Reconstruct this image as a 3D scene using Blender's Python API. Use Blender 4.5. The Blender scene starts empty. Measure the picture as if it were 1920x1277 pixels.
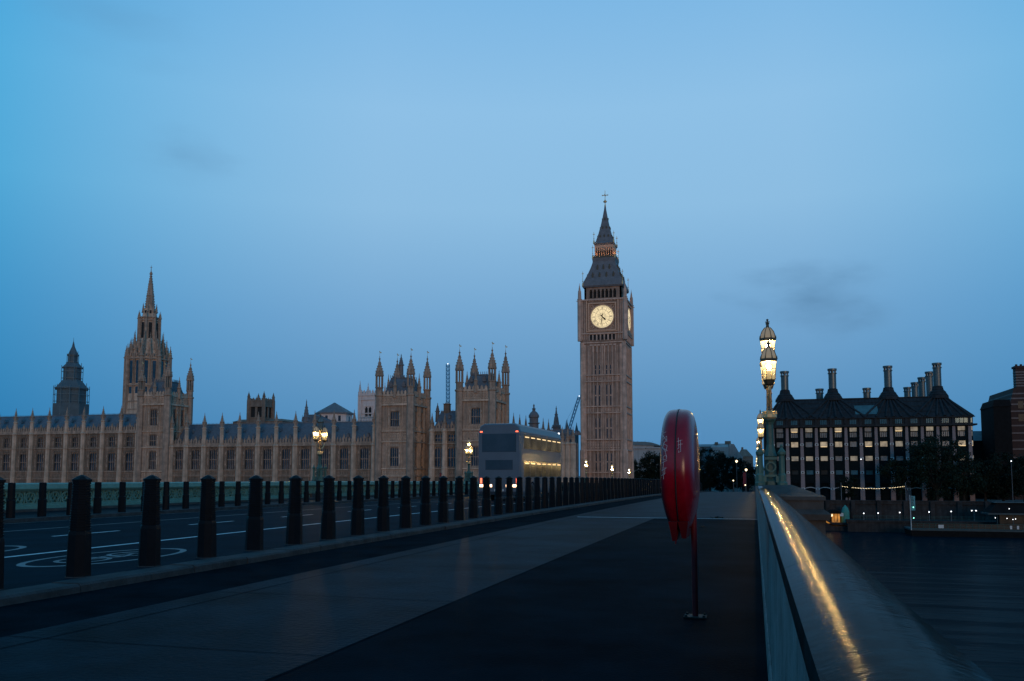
import bpy, math, random
from mathutils import Vector
R = math.radians
PI = math.pi
rnd = random.Random(11)
S = bpy.context.scene
C = S.collection

# ------------------------------------------------------------------ camera
PITCH, YAW, FOC, EYE = R(4.5), R(15.83), 1600.0, 1.30
cam = bpy.data.cameras.new('camera')
cam.lens = 30.0
cam.sensor_width = 36.0
cam.shift_y = 0.0654
cam.clip_start = 0.05
cam.clip_end = 6000
camo = bpy.data.objects.new('camera', cam)
C.objects.link(camo)
camo.location = (0, 0, EYE)
camo.rotation_euler = (R(90) + PITCH, 0, YAW)
S.camera = camo
cam.dof.use_dof = False

# ------------------------------------------------------------------ view, sky, sun
S.view_settings.view_transform = 'Standard'
S.view_settings.look = 'None'
S.view_settings.gamma = 1
S.view_settings.exposure = 0.0
SUN_EL, SUN_AZ = R(5), R(158)          # azimuth from +Y towards +X: low behind the right shoulder
w = bpy.data.worlds.new('World')
S.world = w
w.use_nodes = True
nt = w.node_tree
nt.nodes.clear()
N = nt.nodes.new
L = nt.links.new
out = N('ShaderNodeOutputWorld')
add = N('ShaderNodeAddShader')
bg1 = N('ShaderNodeBackground')
bg2 = N('ShaderNodeBackground')
sky = N('ShaderNodeTexSky')
sky.sky_type = 'NISHITA'
sky.sun_disc = False
sky.sun_elevation = R(-2.5)
sky.sun_rotation = SUN_AZ
sky.air_density = 1.6
sky.dust_density = 0.6
sky.ozone_density = 4.0
bg1.inputs['Strength'].default_value = 0.05
sky.sun_intensity = 1.0
L(sky.outputs[0], bg1.inputs['Color'])
tc = N('ShaderNodeTexCoord')
sep = N('ShaderNodeSeparateXYZ')
L(tc.outputs['Generated'], sep.inputs[0])
ramp = N('ShaderNodeValToRGB')          # thin dawn overcast: blue-grey low down, paler above, deeper at the zenith
cr = ramp.color_ramp
cr.elements[0].position = 0.0
cr.elements[0].color = (.070, .225, .45, 1)
cr.elements[1].position = 1.0
cr.elements[1].color = (.06, .24, .45, 1)
for pos, col in ((.056, (.092, .262, .485, 1)), (.18, (.165, .365, .61, 1)), (.30, (.255, .49, .73, 1)), (.40, (.262, .51, .765, 1)), (.50, (.20, .46, .75, 1)), (.65, (.13, .38, .65, 1))):
    e = cr.elements.new(pos)
    e.color = col
L(sep.outputs['Z'], ramp.inputs[0])
# horizontally the dawn haze is palest ahead, bluer to both sides
vm = N('ShaderNodeVectorMath')
vm.operation = 'DOT_PRODUCT'
vm.inputs[1].default_value = (-math.sin(R(11)), math.cos(R(11)), 0.0)
flat = N('ShaderNodeVectorMath')
flat.operation = 'MULTIPLY'
flat.inputs[1].default_value = (1, 1, 0)
L(tc.outputs['Generated'], flat.inputs[0])
nrm = N('ShaderNodeVectorMath')
nrm.operation = 'NORMALIZE'
L(flat.outputs[0], nrm.inputs[0])
L(nrm.outputs[0], vm.inputs[0])
mr = N('ShaderNodeMapRange')
mr.inputs['From Min'].default_value = .78
mr.inputs['From Max'].default_value = .97
L(vm.outputs['Value'], mr.inputs['Value'])
side = N('ShaderNodeMixRGB')
side.blend_type = 'MULTIPLY'
side.inputs['Color2'].default_value = (.15, .73, .89, 1)
inv = N('ShaderNodeMath')
inv.operation = 'SUBTRACT'
inv.inputs[0].default_value = 1.0
L(mr.outputs[0], inv.inputs[1])
sm = N('ShaderNodeMath')
sm.operation = 'MULTIPLY'
sm.inputs[1].default_value = 0.95
L(inv.outputs[0], sm.inputs[0])
fade = N('ShaderNodeMapRange')
fade.inputs['From Min'].default_value = .10
fade.inputs['From Max'].default_value = .50
fade.inputs['To Min'].default_value = 1.0
fade.inputs['To Max'].default_value = .92
L(sep.outputs['Z'], fade.inputs['Value'])
sm2 = N('ShaderNodeMath')
sm2.operation = 'MULTIPLY'
L(sm.outputs[0], sm2.inputs[0])
L(fade.outputs[0], sm2.inputs[1])
L(sm2.outputs[0], side.inputs['Fac'])
L(ramp.outputs[0], side.inputs['Color1'])
# faint cloud smudges
mp = N('ShaderNodeMapping')
mp.inputs['Scale'].default_value = (2.2, 2.2, 6.0)
mp.inputs['Location'].default_value = (.35, .1, .7)
L(tc.outputs['Generated'], mp.inputs[0])
nz = N('ShaderNodeTexNoise')
nz.inputs['Scale'].default_value = 4.5
nz.inputs['Detail'].default_value = 4
nz.inputs['Roughness'].default_value = .5
L(mp.outputs[0], nz.inputs['Vector'])
prev_ = None
for az, el, rad_, amt in ((3.8, 11.2, 5.6, .95), (-37.5, 19.5, 4.2, .30), (-42, 27, 6.0, .22), (25, 33, 7, .2), (-70, 20, 9, .4), (60, 24, 10, .4)):
    dn = N('ShaderNodeVectorMath')                  # flattened distance from the cloud's direction
    dn.operation = 'SUBTRACT'
    dn.inputs[1].default_value = (math.sin(R(az)) * math.cos(R(el)), math.cos(R(az)) * math.cos(R(el)), math.sin(R(el)))
    L(tc.outputs['Generated'], dn.inputs[0])
    sc_ = N('ShaderNodeVectorMath')
    sc_.operation = 'MULTIPLY'
    sc_.inputs[1].default_value = (1, 1, 2.1)
    L(dn.outputs[0], sc_.inputs[0])
    ln = N('ShaderNodeVectorMath')
    ln.operation = 'LENGTH'
    L(sc_.outputs[0], ln.inputs[0])
    nadd = N('ShaderNodeMath')
    nadd.operation = 'MULTIPLY_ADD'
    nadd.inputs[1].default_value = -.16 * rad_ / 5
    L(nz.outputs['Fac'], nadd.inputs[0])
    L(ln.outputs['Value'], nadd.inputs[2])
    cl = N('ShaderNodeMapRange')
    cl.interpolation_type = 'SMOOTHSTEP'
    cl.inputs['From Min'].default_value = R(rad_) - .08 * rad_ / 5
    cl.inputs['From Max'].default_value = -.10 * rad_ / 5
    cl.inputs['To Max'].default_value = amt
    L(nadd.outputs[0], cl.inputs['Value'])
    if prev_ is None:
        prev_ = cl.outputs[0]
    else:
        mx_ = N('ShaderNodeMath')
        mx_.operation = 'MAXIMUM'
        L(prev_, mx_.inputs[0])
        L(cl.outputs[0], mx_.inputs[1])
        prev_ = mx_.outputs[0]
cmx = N('ShaderNodeMixRGB')
cmx.inputs['Color2'].default_value = (.105, .245, .42, 1)
L(prev_, cmx.inputs['Fac'])
L(side.outputs[0], cmx.inputs['Color1'])
L(cmx.outputs[0], bg2.inputs['Color'])
bg2.inputs['Strength'].default_value = 1.03
L(bg1.outputs[0], add.inputs[0])
L(bg2.outputs[0], add.inputs[1])
L(add.outputs[0], out.inputs['Surface'])

sl = bpy.data.lights.new('sun', 'SUN')
sl.energy = 0.76
sl.angle = R(20)
sl.color = (1.0, .68, .42)
so = bpy.data.objects.new('sun', sl)
C.objects.link(so)
sd = Vector((math.sin(SUN_AZ) * math.cos(SUN_EL), math.cos(SUN_AZ) * math.cos(SUN_EL), math.sin(SUN_EL)))
so.rotation_euler = sd.to_track_quat('Z', 'Y').to_euler()

# ------------------------------------------------------------------ pixel of the photo -> point at a real depth
def ray(px, py):
    u = (px - 960) / FOC
    v = (764 - py) / FOC
    F = math.cos(PITCH) - v * math.sin(PITCH)
    U = math.sin(PITCH) + v * math.cos(PITCH)
    return (u * math.cos(YAW) - F * math.sin(YAW), u * math.sin(YAW) + F * math.cos(YAW), U)
def at(px, py, Y):
    r = ray(px, py)
    t = Y / r[1]
    return (r[0] * t, EYE + r[2] * t)
def ground(px, py, z):
    r = ray(px, py)
    t = (z - EYE) / r[2]
    return (r[0] * t, r[1] * t)
def yat(px, X):
    r = ray(px, 850)
    return X / r[0] * r[1]

# ------------------------------------------------------------------ mesh helpers
class MB:
    def __init__(s):
        s.v = []
        s.f = []
    def add(s, vs, fs):
        b = len(s.v)
        s.v += [tuple(v) for v in vs]
        s.f += [tuple(b + i for i in f) for f in fs]
        return s
    def box(s, x0, x1, y0, y1, z0, z1):
        x0, x1 = min(x0, x1), max(x0, x1)
        y0, y1 = min(y0, y1), max(y0, y1)
        return s.add([(x0, y0, z0), (x1, y0, z0), (x1, y1, z0), (x0, y1, z0), (x0, y0, z1), (x1, y0, z1), (x1, y1, z1), (x0, y1, z1)],
                     [(0, 3, 2, 1), (4, 5, 6, 7), (0, 1, 5, 4), (1, 2, 6, 5), (2, 3, 7, 6), (3, 0, 4, 7)])
    def frus(s, a, za, b, zb):                      # two rectangles (x0,x1,y0,y1)
        q = lambda r, z: [(r[0], r[2], z), (r[1], r[2], z), (r[1], r[3], z), (r[0], r[3], z)]
        return s.add(q(a, za) + q(b, zb), [(0, 3, 2, 1), (4, 5, 6, 7), (0, 1, 5, 4), (1, 2, 6, 5), (2, 3, 7, 6), (3, 0, 4, 7)])
    def lathe(s, cx, cy, prof, n=12, rot=0.0):      # prof: (r, z) from bottom to top
        vs, fs = [], []
        for r, z in prof:
            for k in range(n):
                a = rot + 2 * PI * k / n
                vs.append((cx + r * math.cos(a), cy + r * math.sin(a), z))
        for i in range(len(prof) - 1):
            for k in range(n):
                k2 = (k + 1) % n
                fs.append((i * n + k, i * n + k2, (i + 1) * n + k2, (i + 1) * n + k))
        fs.append(tuple(range(n - 1, -1, -1)))
        fs.append(tuple((len(prof) - 1) * n + k for k in range(n)))
        return s.add(vs, fs)
    def tube(s, p0, p1, r0, r1=None, n=6):
        r1 = r0 if r1 is None else r1
        p0, p1 = Vector(p0), Vector(p1)
        d = (p1 - p0)
        if d.length < 1e-6:
            return s
        d.normalize()
        a = d.orthogonal().normalized()
        b = d.cross(a)
        vs = []
        for p, r in ((p0, r0), (p1, r1)):
            for k in range(n):
                t = 2 * PI * k / n
                vs.append(tuple(p + (a * math.cos(t) + b * math.sin(t)) * r))
        fs = [(k, (k + 1) % n, n + (k + 1) % n, n + k) for k in range(n)]
        fs += [tuple(range(n - 1, -1, -1)), tuple(range(n, 2 * n))]
        return s.add(vs, fs)
    def path(s, pts, r, n=6):
        for a, b in zip(pts, pts[1:]):
            s.tube(a, b, r, r, n)
        return s
    def prism(s, poly, ax, lo, hi):                 # polygon in the two other axes, extruded along ax
        def mk(p, h):
            return {'x': (h, p[0], p[1]), 'y': (p[0], h, p[1]), 'z': (p[0], p[1], h)}[ax]
        n = len(poly)
        vs = [mk(p, lo) for p in poly] + [mk(p, hi) for p in poly]
        fs = [(k, (k + 1) % n, n + (k + 1) % n, n + k) for k in range(n)] + [tuple(range(n - 1, -1, -1)), tuple(range(n, 2 * n))]
        return s.add(vs, fs)
    def ring(s, c, u, wv, r0, r1, n=16, a0=0.0, a1=2 * PI, th=0.0):   # flat annulus in plane (u, wv), optional thickness
        c, u, wv = Vector(c), Vector(u), Vector(wv)
        nn = u.cross(wv).normalized() * th
        vs, fs = [], []
        m = n + 1
        for lay in ((0,) if th == 0 else (0, 1)):
            for i in range(m):
                a = a0 + (a1 - a0) * i / n
                d = u * math.cos(a) + wv * math.sin(a)
                vs += [tuple(c + d * r0 + nn * lay), tuple(c + d * r1 + nn * lay)]
        for i in range(n):
            fs.append((2 * i, 2 * i + 1, 2 * i + 3, 2 * i + 2))
            if th:
                o = 2 * m
                fs += [(o + 2 * i, o + 2 * i + 2, o + 2 * i + 3, o + 2 * i + 1), (2 * i + 1, o + 2 * i + 1, o + 2 * i + 3, 2 * i + 3), (2 * i, 2 * i + 2, o + 2 * i + 2, o + 2 * i)]
        return s.add(vs, fs)
    def build(s, name, mat, parent=None, smooth=False, world=True):
        me = bpy.data.meshes.new(name)
        off = Vector((0, 0, 0))
        if parent is not None and world:
            p = parent
            while p is not None:
                off += p.location
                p = p.parent
        me.from_pydata([tuple(Vector(v) - off) for v in s.v] if off.length else s.v, [], s.f)
        me.validate()
        me.update()
        if mat:
            me.materials.append(mat)
        if smooth:
            for p in me.polygons:
                p.use_smooth = True
        if smooth:
            me.set_sharp_from_angle(angle=R(38))
        o = bpy.data.objects.new(name, me)
        C.objects.link(o)
        o.parent = parent
        return o

def tag(o, label=None, cat=None, group=None, kind=None):
    for k, v in (('label', label), ('category', cat), ('group', group), ('kind', kind)):
        if v:
            o[k] = v
    return o
def thing(name, label, cat, loc=(0, 0, 0), group=None):
    o = bpy.data.objects.new(name, None)
    C.objects.link(o)
    o.location = loc
    o.empty_display_size = .3
    return tag(o, label, cat, group)
def struct(name, mb, m, smooth=False):
    return tag(mb.build(name, m, None, smooth), kind='structure')
def copy_tree(o, parent=None, loc=None, label=None):
    c = o.copy()
    C.objects.link(c)
    c.parent = parent
    if loc is not None:
        c.location = loc
    if label:
        c['label'] = label
    for ch in list(o.children):
        copy_tree(ch, c)
    return c
def put(o, parent, loc):                            # a copy of a part mesh under another parent
    c = o.copy()
    C.objects.link(c)
    c.parent = parent
    c.location = loc
    return c

# ------------------------------------------------------------------ materials
def mat(name, col, rough=.7, metal=0.0, var=.25, scale=1.0, bump=0.0, bscale=None, streak=0.0, spec=.5, coat=0.0, vec='Object', stretch=(1, 1, 1), croughness=.1, bdist=.05, warm=(1, 1, 1)):
    m = bpy.data.materials.new(name)
    m.use_nodes = True
    t = m.node_tree
    b = t.nodes['Principled BSDF']
    b.inputs['Roughness'].default_value = rough
    b.inputs['Metallic'].default_value = metal
    b.inputs['Specular IOR Level'].default_value = spec
    b.inputs['Coat Weight'].default_value = coat
    b.inputs['Coat Roughness'].default_value = croughness
    b.inputs['Base Color'].default_value = (*col, 1)
    if var > 0 or bump > 0:
        co = t.nodes.new('ShaderNodeTexCoord')
        ma = t.nodes.new('ShaderNodeMapping')
        ma.inputs['Scale'].default_value = stretch
        t.links.new(co.outputs[vec], ma.inputs[0])
        n = t.nodes.new('ShaderNodeTexNoise')
        n.inputs['Scale'].default_value = scale
        n.inputs['Detail'].default_value = 8
        n.inputs['Roughness'].default_value = .65
        t.links.new(ma.outputs[0], n.inputs['Vector'])
        rp = t.nodes.new('ShaderNodeValToRGB')
        rp.color_ramp.elements[0].position = .3
        rp.color_ramp.elements[1].position = .72
        rp.color_ramp.elements[0].color = (*[c * (1 - var) for c in col], 1)
        rp.color_ramp.elements[1].color = (*[min(1, c * (1 + var) * k_) for c, k_ in zip(col, warm)], 1)
        t.links.new(n.outputs['Fac'], rp.inputs[0])
        last = rp.outputs[0]
        if streak > 0:                              # soot and rain streaks
            m2 = t.nodes.new('ShaderNodeMapping')
            m2.inputs['Scale'].default_value = (1.3, 1.3, .10)
            t.links.new(co.outputs[vec], m2.inputs[0])
            n2 = t.nodes.new('ShaderNodeTexNoise')
            n2.inputs['Scale'].default_value = 1.0
            n2.inputs['Detail'].default_value = 5
            t.links.new(m2.outputs[0], n2.inputs['Vector'])
            r2 = t.nodes.new('ShaderNodeMapRange')
            r2.inputs['From Min'].default_value = .42
            r2.inputs['From Max'].default_value = .66
            r2.inputs['To Max'].default_value = streak
            t.links.new(n2.outputs['Fac'], r2.inputs['Value'])
            mx = t.nodes.new('ShaderNodeMixRGB')
            mx.inputs['Color2'].default_value = (*[c * .42 for c in col], 1)
            t.links.new(r2.outputs[0], mx.inputs['Fac'])
            t.links.new(last, mx.inputs['Color1'])
            last = mx.outputs[0]
        t.links.new(last, b.inputs['Base Color'])
        if bump > 0:
            n3 = t.nodes.new('ShaderNodeTexNoise')
            n3.inputs['Scale'].default_value = bscale or scale * 6
            n3.inputs['Detail'].default_value = 6
            t.links.new(ma.outputs[0], n3.inputs['Vector'])
            bp = t.nodes.new('ShaderNodeBump')
            bp.inputs['Strength'].default_value = bump
            bp.inputs['Distance'].default_value = bdist
            t.links.new(n3.outputs['Fac'], bp.inputs['Height'])
            t.links.new(bp.outputs[0], b.inputs['Normal'])
    return m
def glow(name, col, strength, base=(.1, .1, .1), var=0.0):
    m = bpy.data.materials.new(name)
    m.use_nodes = True
    b = m.node_tree.nodes['Principled BSDF']
    b.inputs['Base Color'].default_value = (*base, 1)
    b.inputs['Roughness'].default_value = .4
    b.inputs['Emission Color'].default_value = (*col, 1)
    b.inputs['Emission Strength'].default_value = strength
    if var > 0:                                     # uneven rooms behind the glass
        t = m.node_tree
        co = t.nodes.new('ShaderNodeTexCoord')
        n = t.nodes.new('ShaderNodeTexNoise')
        n.inputs['Scale'].default_value = .9
        n.inputs['Detail'].default_value = 3
        t.links.new(co.outputs['Object'], n.inputs['Vector'])
        mr_ = t.nodes.new('ShaderNodeMapRange')
        mr_.inputs['From Min'].default_value = .3
        mr_.inputs['From Max'].default_value = .7
        mr_.inputs['To Min'].default_value = strength * (1 - var)
        mr_.inputs['To Max'].default_value = strength * (1 + var)
        t.links.new(n.outputs['Fac'], mr_.inputs['Value'])
        t.links.new(mr_.outputs[0], b.inputs['Emission Strength'])
    return m
def brickify(m, c1, c2, sx, sz, mortar):
    t = m.node_tree
    b = t.nodes['Principled BSDF']
    co = t.nodes.new('ShaderNodeTexCoord')
    br = t.nodes.new('ShaderNodeTexBrick')
    br.inputs['Color1'].default_value = (*c1, 1)
    br.inputs['Color2'].default_value = (*c2, 1)
    br.inputs['Mortar'].default_value = (*mortar, 1)
    br.inputs['Scale'].default_value = 1
    br.inputs['Brick Width'].default_value = sx
    br.inputs['Row Height'].default_value = sz
    br.inputs['Mortar Size'].default_value = .02
    t.links.new(co.outputs['Object'], br.inputs['Vector'])
    t.links.new(br.outputs[0], b.inputs['Base Color'])
    return m

M = {}
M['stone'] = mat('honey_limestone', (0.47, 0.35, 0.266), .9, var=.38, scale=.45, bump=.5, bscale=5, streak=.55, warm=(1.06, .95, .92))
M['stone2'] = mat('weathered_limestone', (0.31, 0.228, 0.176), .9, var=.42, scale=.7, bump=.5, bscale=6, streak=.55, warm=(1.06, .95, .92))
M['carve'] = mat('recess_shaded_stone', (.14, .105, .082), .92, var=.45, scale=.9, bump=.5, bscale=6, streak=.5)  # recess shade put into the wall colour, plus dirt streaks
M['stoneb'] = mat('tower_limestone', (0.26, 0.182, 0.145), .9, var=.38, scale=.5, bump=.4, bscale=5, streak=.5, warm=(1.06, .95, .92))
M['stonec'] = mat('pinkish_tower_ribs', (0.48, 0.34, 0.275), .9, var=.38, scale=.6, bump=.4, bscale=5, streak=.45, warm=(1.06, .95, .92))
M['sooty'] = mat('sooty_stone', (.17, .125, .10), .9, var=.3, scale=.6, bump=.4, streak=.4)
M['palestone'] = mat('pale_cleaned_stone', (.55, .45, .43), .9, var=.15, scale=.6, bump=.3, streak=.3)
M['slate'] = mat('blue_slate', (.085, .098, .122), .6, var=.3, scale=1.2, bump=.5, bscale=3, stretch=(1, 1, 3))
M['iron'] = mat('dark_iron_roof', (.125, .120, .132), .65, var=.25, scale=1.0, bump=.3, bscale=3, spec=.3)
M['gold'] = mat('gilding', (.62, .41, .20), .45, metal=.35, var=.15, scale=8)
M['lit_copper'] = mat('lit_look_copper_gilt', (.52, .30, .20), .7, metal=.1, var=.25, scale=3)  # copper gilt with a warm, lit look painted into its colour
M['glass'] = mat('dark_window_glass', (.022, .032, .050), .15, var=.6, scale=.35, spec=.6)  # bluish base stands in for sky reflected in the panes
M['sheet'] = mat('scaffold_sheeting', (.062, .088, .105), .8, var=.25, scale=.3)
M['pole'] = mat('scaffold_pole', (.12, .15, .165), .5, var=.1)
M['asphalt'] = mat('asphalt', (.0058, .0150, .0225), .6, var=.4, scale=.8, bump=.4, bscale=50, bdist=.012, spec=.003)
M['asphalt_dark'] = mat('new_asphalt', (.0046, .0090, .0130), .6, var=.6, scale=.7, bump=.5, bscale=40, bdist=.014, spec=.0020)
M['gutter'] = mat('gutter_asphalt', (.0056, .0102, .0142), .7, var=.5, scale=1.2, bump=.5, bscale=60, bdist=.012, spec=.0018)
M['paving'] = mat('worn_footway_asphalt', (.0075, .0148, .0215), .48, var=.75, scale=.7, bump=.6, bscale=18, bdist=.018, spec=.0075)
M['kerb'] = mat('granite_kerb', (.036, .040, .044), .8, var=.45, scale=3, bump=.3, bscale=30, spec=.12)
M['white'] = mat('road_paint', (.50, .51, .52), .7, var=.35, scale=6)
M['oldwhite'] = mat('worn_road_paint', (.13, .135, .14), .7, var=.5, scale=9)
M['bollard'] = mat('black_bollard_paint', (.0042, .0055, .0080), .45, var=.35, scale=6, spec=.085)
M['green'] = mat('green_cast_iron', (.105, .215, .175), .5, var=.2, scale=5, bump=.15, bscale=20)
M['greendark'] = mat('dark_green_cast_iron', (.035, .075, .06), .5, var=.25, scale=6, bump=.2, bscale=20)
M['greenlamp'] = mat('lamp_green_cast_iron', (.055, .108, .088), .5, var=.25, scale=6, bump=.15, bscale=20, spec=.3)
M['coping'] = mat('wet_painted_coping', (.0100, .0195, .021), .165, var=.75, scale=12, bump=.45, bscale=38, bdist=.0028, spec=.0040)
M['inner'] = mat('parapet_inner_paint', (.155, .165, .165), .6, var=.45, scale=4, bump=.25, bscale=18, spec=.15)
M['pier'] = mat('bridge_pier_granite', (.062, .056, .054), .85, var=.35, scale=2.5, bump=.4, bscale=14, streak=.5, spec=.2)
M['redplastic'] = mat('red_glossy_plastic', (.21, .0025, .010), .24, var=.28, scale=5, spec=.40)
M['redpaint'] = mat('red_post_paint', (.15, .007, .010), .5, var=.25, scale=6, spec=.25)
M['black'] = mat('black_gap', (.004, .004, .005), .8, var=0)
M['steel'] = mat('dull_steel', (.020, .019, .018), .7, var=.4, scale=20, spec=.2)
M['scratch'] = mat('chalk_white_scribble', (.45, .40, .42), .8, var=.3, scale=60)
m = bpy.data.materials.new('lit_lantern_glass')
m.use_nodes = True
t = m.node_tree
t.nodes.clear()
co = t.nodes.new('ShaderNodeTexCoord')
sp_ = t.nodes.new('ShaderNodeSeparateXYZ')
t.links.new(co.outputs['Generated'], sp_.inputs[0])
pw = t.nodes.new('ShaderNodeMath')
pw.operation = 'POWER'
pw.inputs[1].default_value = 2.2
t.links.new(sp_.outputs['Z'], pw.inputs[0])
lr = t.nodes.new('ShaderNodeMath')                   # frosted panes glow most where the mantle hangs, near the top
lr.operation = 'MULTIPLY_ADD'
lr.inputs[1].default_value = 3.4
lr.inputs[2].default_value = .42
t.links.new(pw.outputs[0], lr.inputs[0])
em = t.nodes.new('ShaderNodeEmission')
em.inputs['Color'].default_value = (1.0, .74, .34, 1)
t.links.new(lr.outputs[0], em.inputs['Strength'])
tr_ = t.nodes.new('ShaderNodeBsdfTransparent')
mx_ = t.nodes.new('ShaderNodeMixShader')
mx_.inputs[0].default_value = .62
t.links.new(tr_.outputs[0], mx_.inputs[1])
t.links.new(em.outputs[0], mx_.inputs[2])
mo = t.nodes.new('ShaderNodeOutputMaterial')
t.links.new(mx_.outputs[0], mo.inputs['Surface'])
M['lampglass'] = m
M['domeglass'] = glow('lantern_dome_glass', (1.0, .72, .38), .17, base=(.16, .15, .13))
M['mantle'] = glow('gas_mantle', (1.0, .64, .21), 3000.0)
M['dimglass'] = mat('unlit_lantern_glass', (.10, .13, .14), .15, var=.2)
M['lampiron'] = mat('bronze_lantern_frame', (.075, .052, .030), .45, metal=.25, var=.3, scale=20)
M['bronze'] = mat('dark_bronze', (.0045, .0085, .0105), .8, var=.35, scale=1.5, bump=.2, spec=.06)
M['bronze2'] = mat('weathered_bronze_roof', (.019, .022, .026), .75, var=.45, scale=.8, bump=.3, bscale=4, spec=.14)
M['pinkstone'] = mat('pink_sandstone', (.20, .152, .155), .85, var=.2, scale=1.5, bump=.2)
M['duct'] = mat('grey_chimney_metal', (.085, .105, .11), .4, metal=.3, var=.35, scale=3, streak=.5)
M['palegrey'] = mat('pale_grey_metal', (.42, .43, .44), .5, var=.15)
M['litA'] = glow('lit_office_window', (1.0, .77, .48), .25, var=.55)
M['litB'] = glow('dim_office_window', (.95, .80, .56), .15, var=.5)
M['tube'] = glow('office_ceiling_light', (1.0, .70, .34), 1.3)
M['greywin'] = mat('blind_covered_window', (.13, .145, .155), .35, var=.4, scale=1.2)
M['tealwin'] = mat('sky_reflecting_glass', (.06, .11, .115), .1, metal=.25, var=.3, scale=.6)
M['darkwin'] = mat('dark_office_glass', (.012, .018, .021), .3, var=.4, scale=.6, spec=.12)
M['dial'] = glow('backlit_opal_dial', (1.0, .79, .43), .92, var=.12)
M['flood'] = glow('balcony_floodlight', (1.0, .58, .30), 85.0)
M['leaf'] = mat('plane_tree_leaves', (.009, .019, .012), .75, var=.5, scale=.6, spec=.12)
M['leaf2'] = mat('dark_tree_leaves', (.008, .015, .011), .8, var=.5, scale=.6, spec=.1)
M['bark'] = mat('plane_bark', (.022, .019, .017), .9, var=.3, scale=3, spec=.1)
M['water'] = None
M['earth'] = mat('embankment_ground', (.06, .06, .06), .9, var=.3, scale=.2)
M['granite'] = mat('embankment_granite', (.036, .033, .034), .9, var=.45, scale=.7, bump=.4, bscale=3, streak=.6, spec=.1)
M['brickred'] = mat('striped_brick', (.035, .016, .014), .9, var=.3, scale=1.5)
M['bandstone'] = mat('pale_brick_band', (.13, .105, .105), .9, var=.25, scale=1.5)
M['darkwall'] = mat('dark_brick_wall', (.008, .008, .009), .9, var=.35, scale=1, spec=.1)
M['distwall'] = mat('pale_distant_render', (.34, .31, .31), .9, var=.2, scale=.3, streak=.3)
M['distroof'] = mat('distant_lead_roof', (.09, .13, .15), .5, var=.25, scale=.3)
M['teal'] = mat('teal_canvas', (.035, .20, .17), .7, var=.2)
M['kiosk'] = glow('lit_kiosk_front', (1.0, .40, .06), .38, base=(.2, .08, .02), var=.7)
M['bulb'] = glow('warm_bulb', (1.0, .78, .45), 3.0)
M['coolbulb'] = glow('white_bulb', (.95, .97, 1.0), 3.0)
M['greenbulb'] = glow('green_bulb', (.3, 1.0, .75), 3.0)
M['redbulb'] = glow('red_tail_bulb', (1.0, .13, .05), 3.0)
M['brakebulb'] = glow('bright_tail_cluster', (1.0, .60, .34), 6.0)
M['crane'] = mat('blue_crane_paint', (.06, .20, .32), .5, var=.15)
M['banner'] = mat('teal_banner', (.05, .22, .26), .6, var=.3, scale=2)
M['bus'] = mat('slate_grey_bus_paint', (.060, .080, .110), .45, var=.15, scale=.6, coat=.1)
M['busdark'] = mat('bus_tinted_glass', (.03, .038, .05), .12, var=.3)
M['buslit'] = glow('dimly_lit_bus_window', (.95, .80, .50), .035, base=(.010, .014, .018), var=.8)
M['buslit'].node_tree.nodes['Principled BSDF'].inputs['Roughness'].default_value = .12
M['rubber'] = mat('tyre_rubber', (.01, .01, .01), .8, var=0)
M['litter'] = mat('dead_leaf', (.02, .017, .014), .9, var=.4, scale=20)
M['canopy'] = mat('pier_canopy', (.03, .05, .058), .6, var=.25, spec=.2)

# river: long-exposure smoothness, faint long swells
m = bpy.data.materials.new('river_water')
m.use_nodes = True
t = m.node_tree
b = t.nodes['Principled BSDF']
b.inputs['Base Color'].default_value = (.0003, .0125, .019, 1)
b.inputs['Roughness'].default_value = .27
b.inputs['Specular IOR Level'].default_value = .0035
b.inputs['Specular Tint'].default_value = (.45, .85, 1, 1)
co = t.nodes.new('ShaderNodeTexCoord')
ma = t.nodes.new('ShaderNodeMapping')
ma.inputs['Scale'].default_value = (.022, .16, 1)
t.links.new(co.outputs['Object'], ma.inputs[0])
n = t.nodes.new('ShaderNodeTexNoise')
n.inputs['Scale'].default_value = 1.0
n.inputs['Detail'].default_value = 5
t.links.new(ma.outputs[0], n.inputs['Vector'])
bp = t.nodes.new('ShaderNodeBump')
bp.inputs['Strength'].default_value = .8
bp.inputs['Distance'].default_value = 1.1
t.links.new(n.outputs['Fac'], bp.inputs['Height'])
t.links.new(bp.outputs[0], b.inputs['Normal'])
M['water'] = m

# ------------------------------------------------------------------ the setting: river, banks, bridge deck, road
KB = 7.2e-5
def dz(y):
    return -KB * y * y
GZ, WZ, BANK = -6.2, -12.6, 233.0
struct('river_water', MB().add([(-1800, -600, WZ), (1800, -600, WZ), (1800, BANK + 2, WZ), (-1800, BANK + 2, WZ)], [(0, 1, 2, 3)]), M['water'])
struct('ground', MB().add([(-2600, BANK + 1, GZ), (2600, BANK + 1, GZ), (2600, 4200, GZ), (-2600, 4200, GZ), (-2600, BANK + 1, WZ - 2), (2600, BANK + 1, WZ - 2)], [(0, 1, 2, 3), (4, 5, 1, 0)]), M['earth'])

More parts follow.
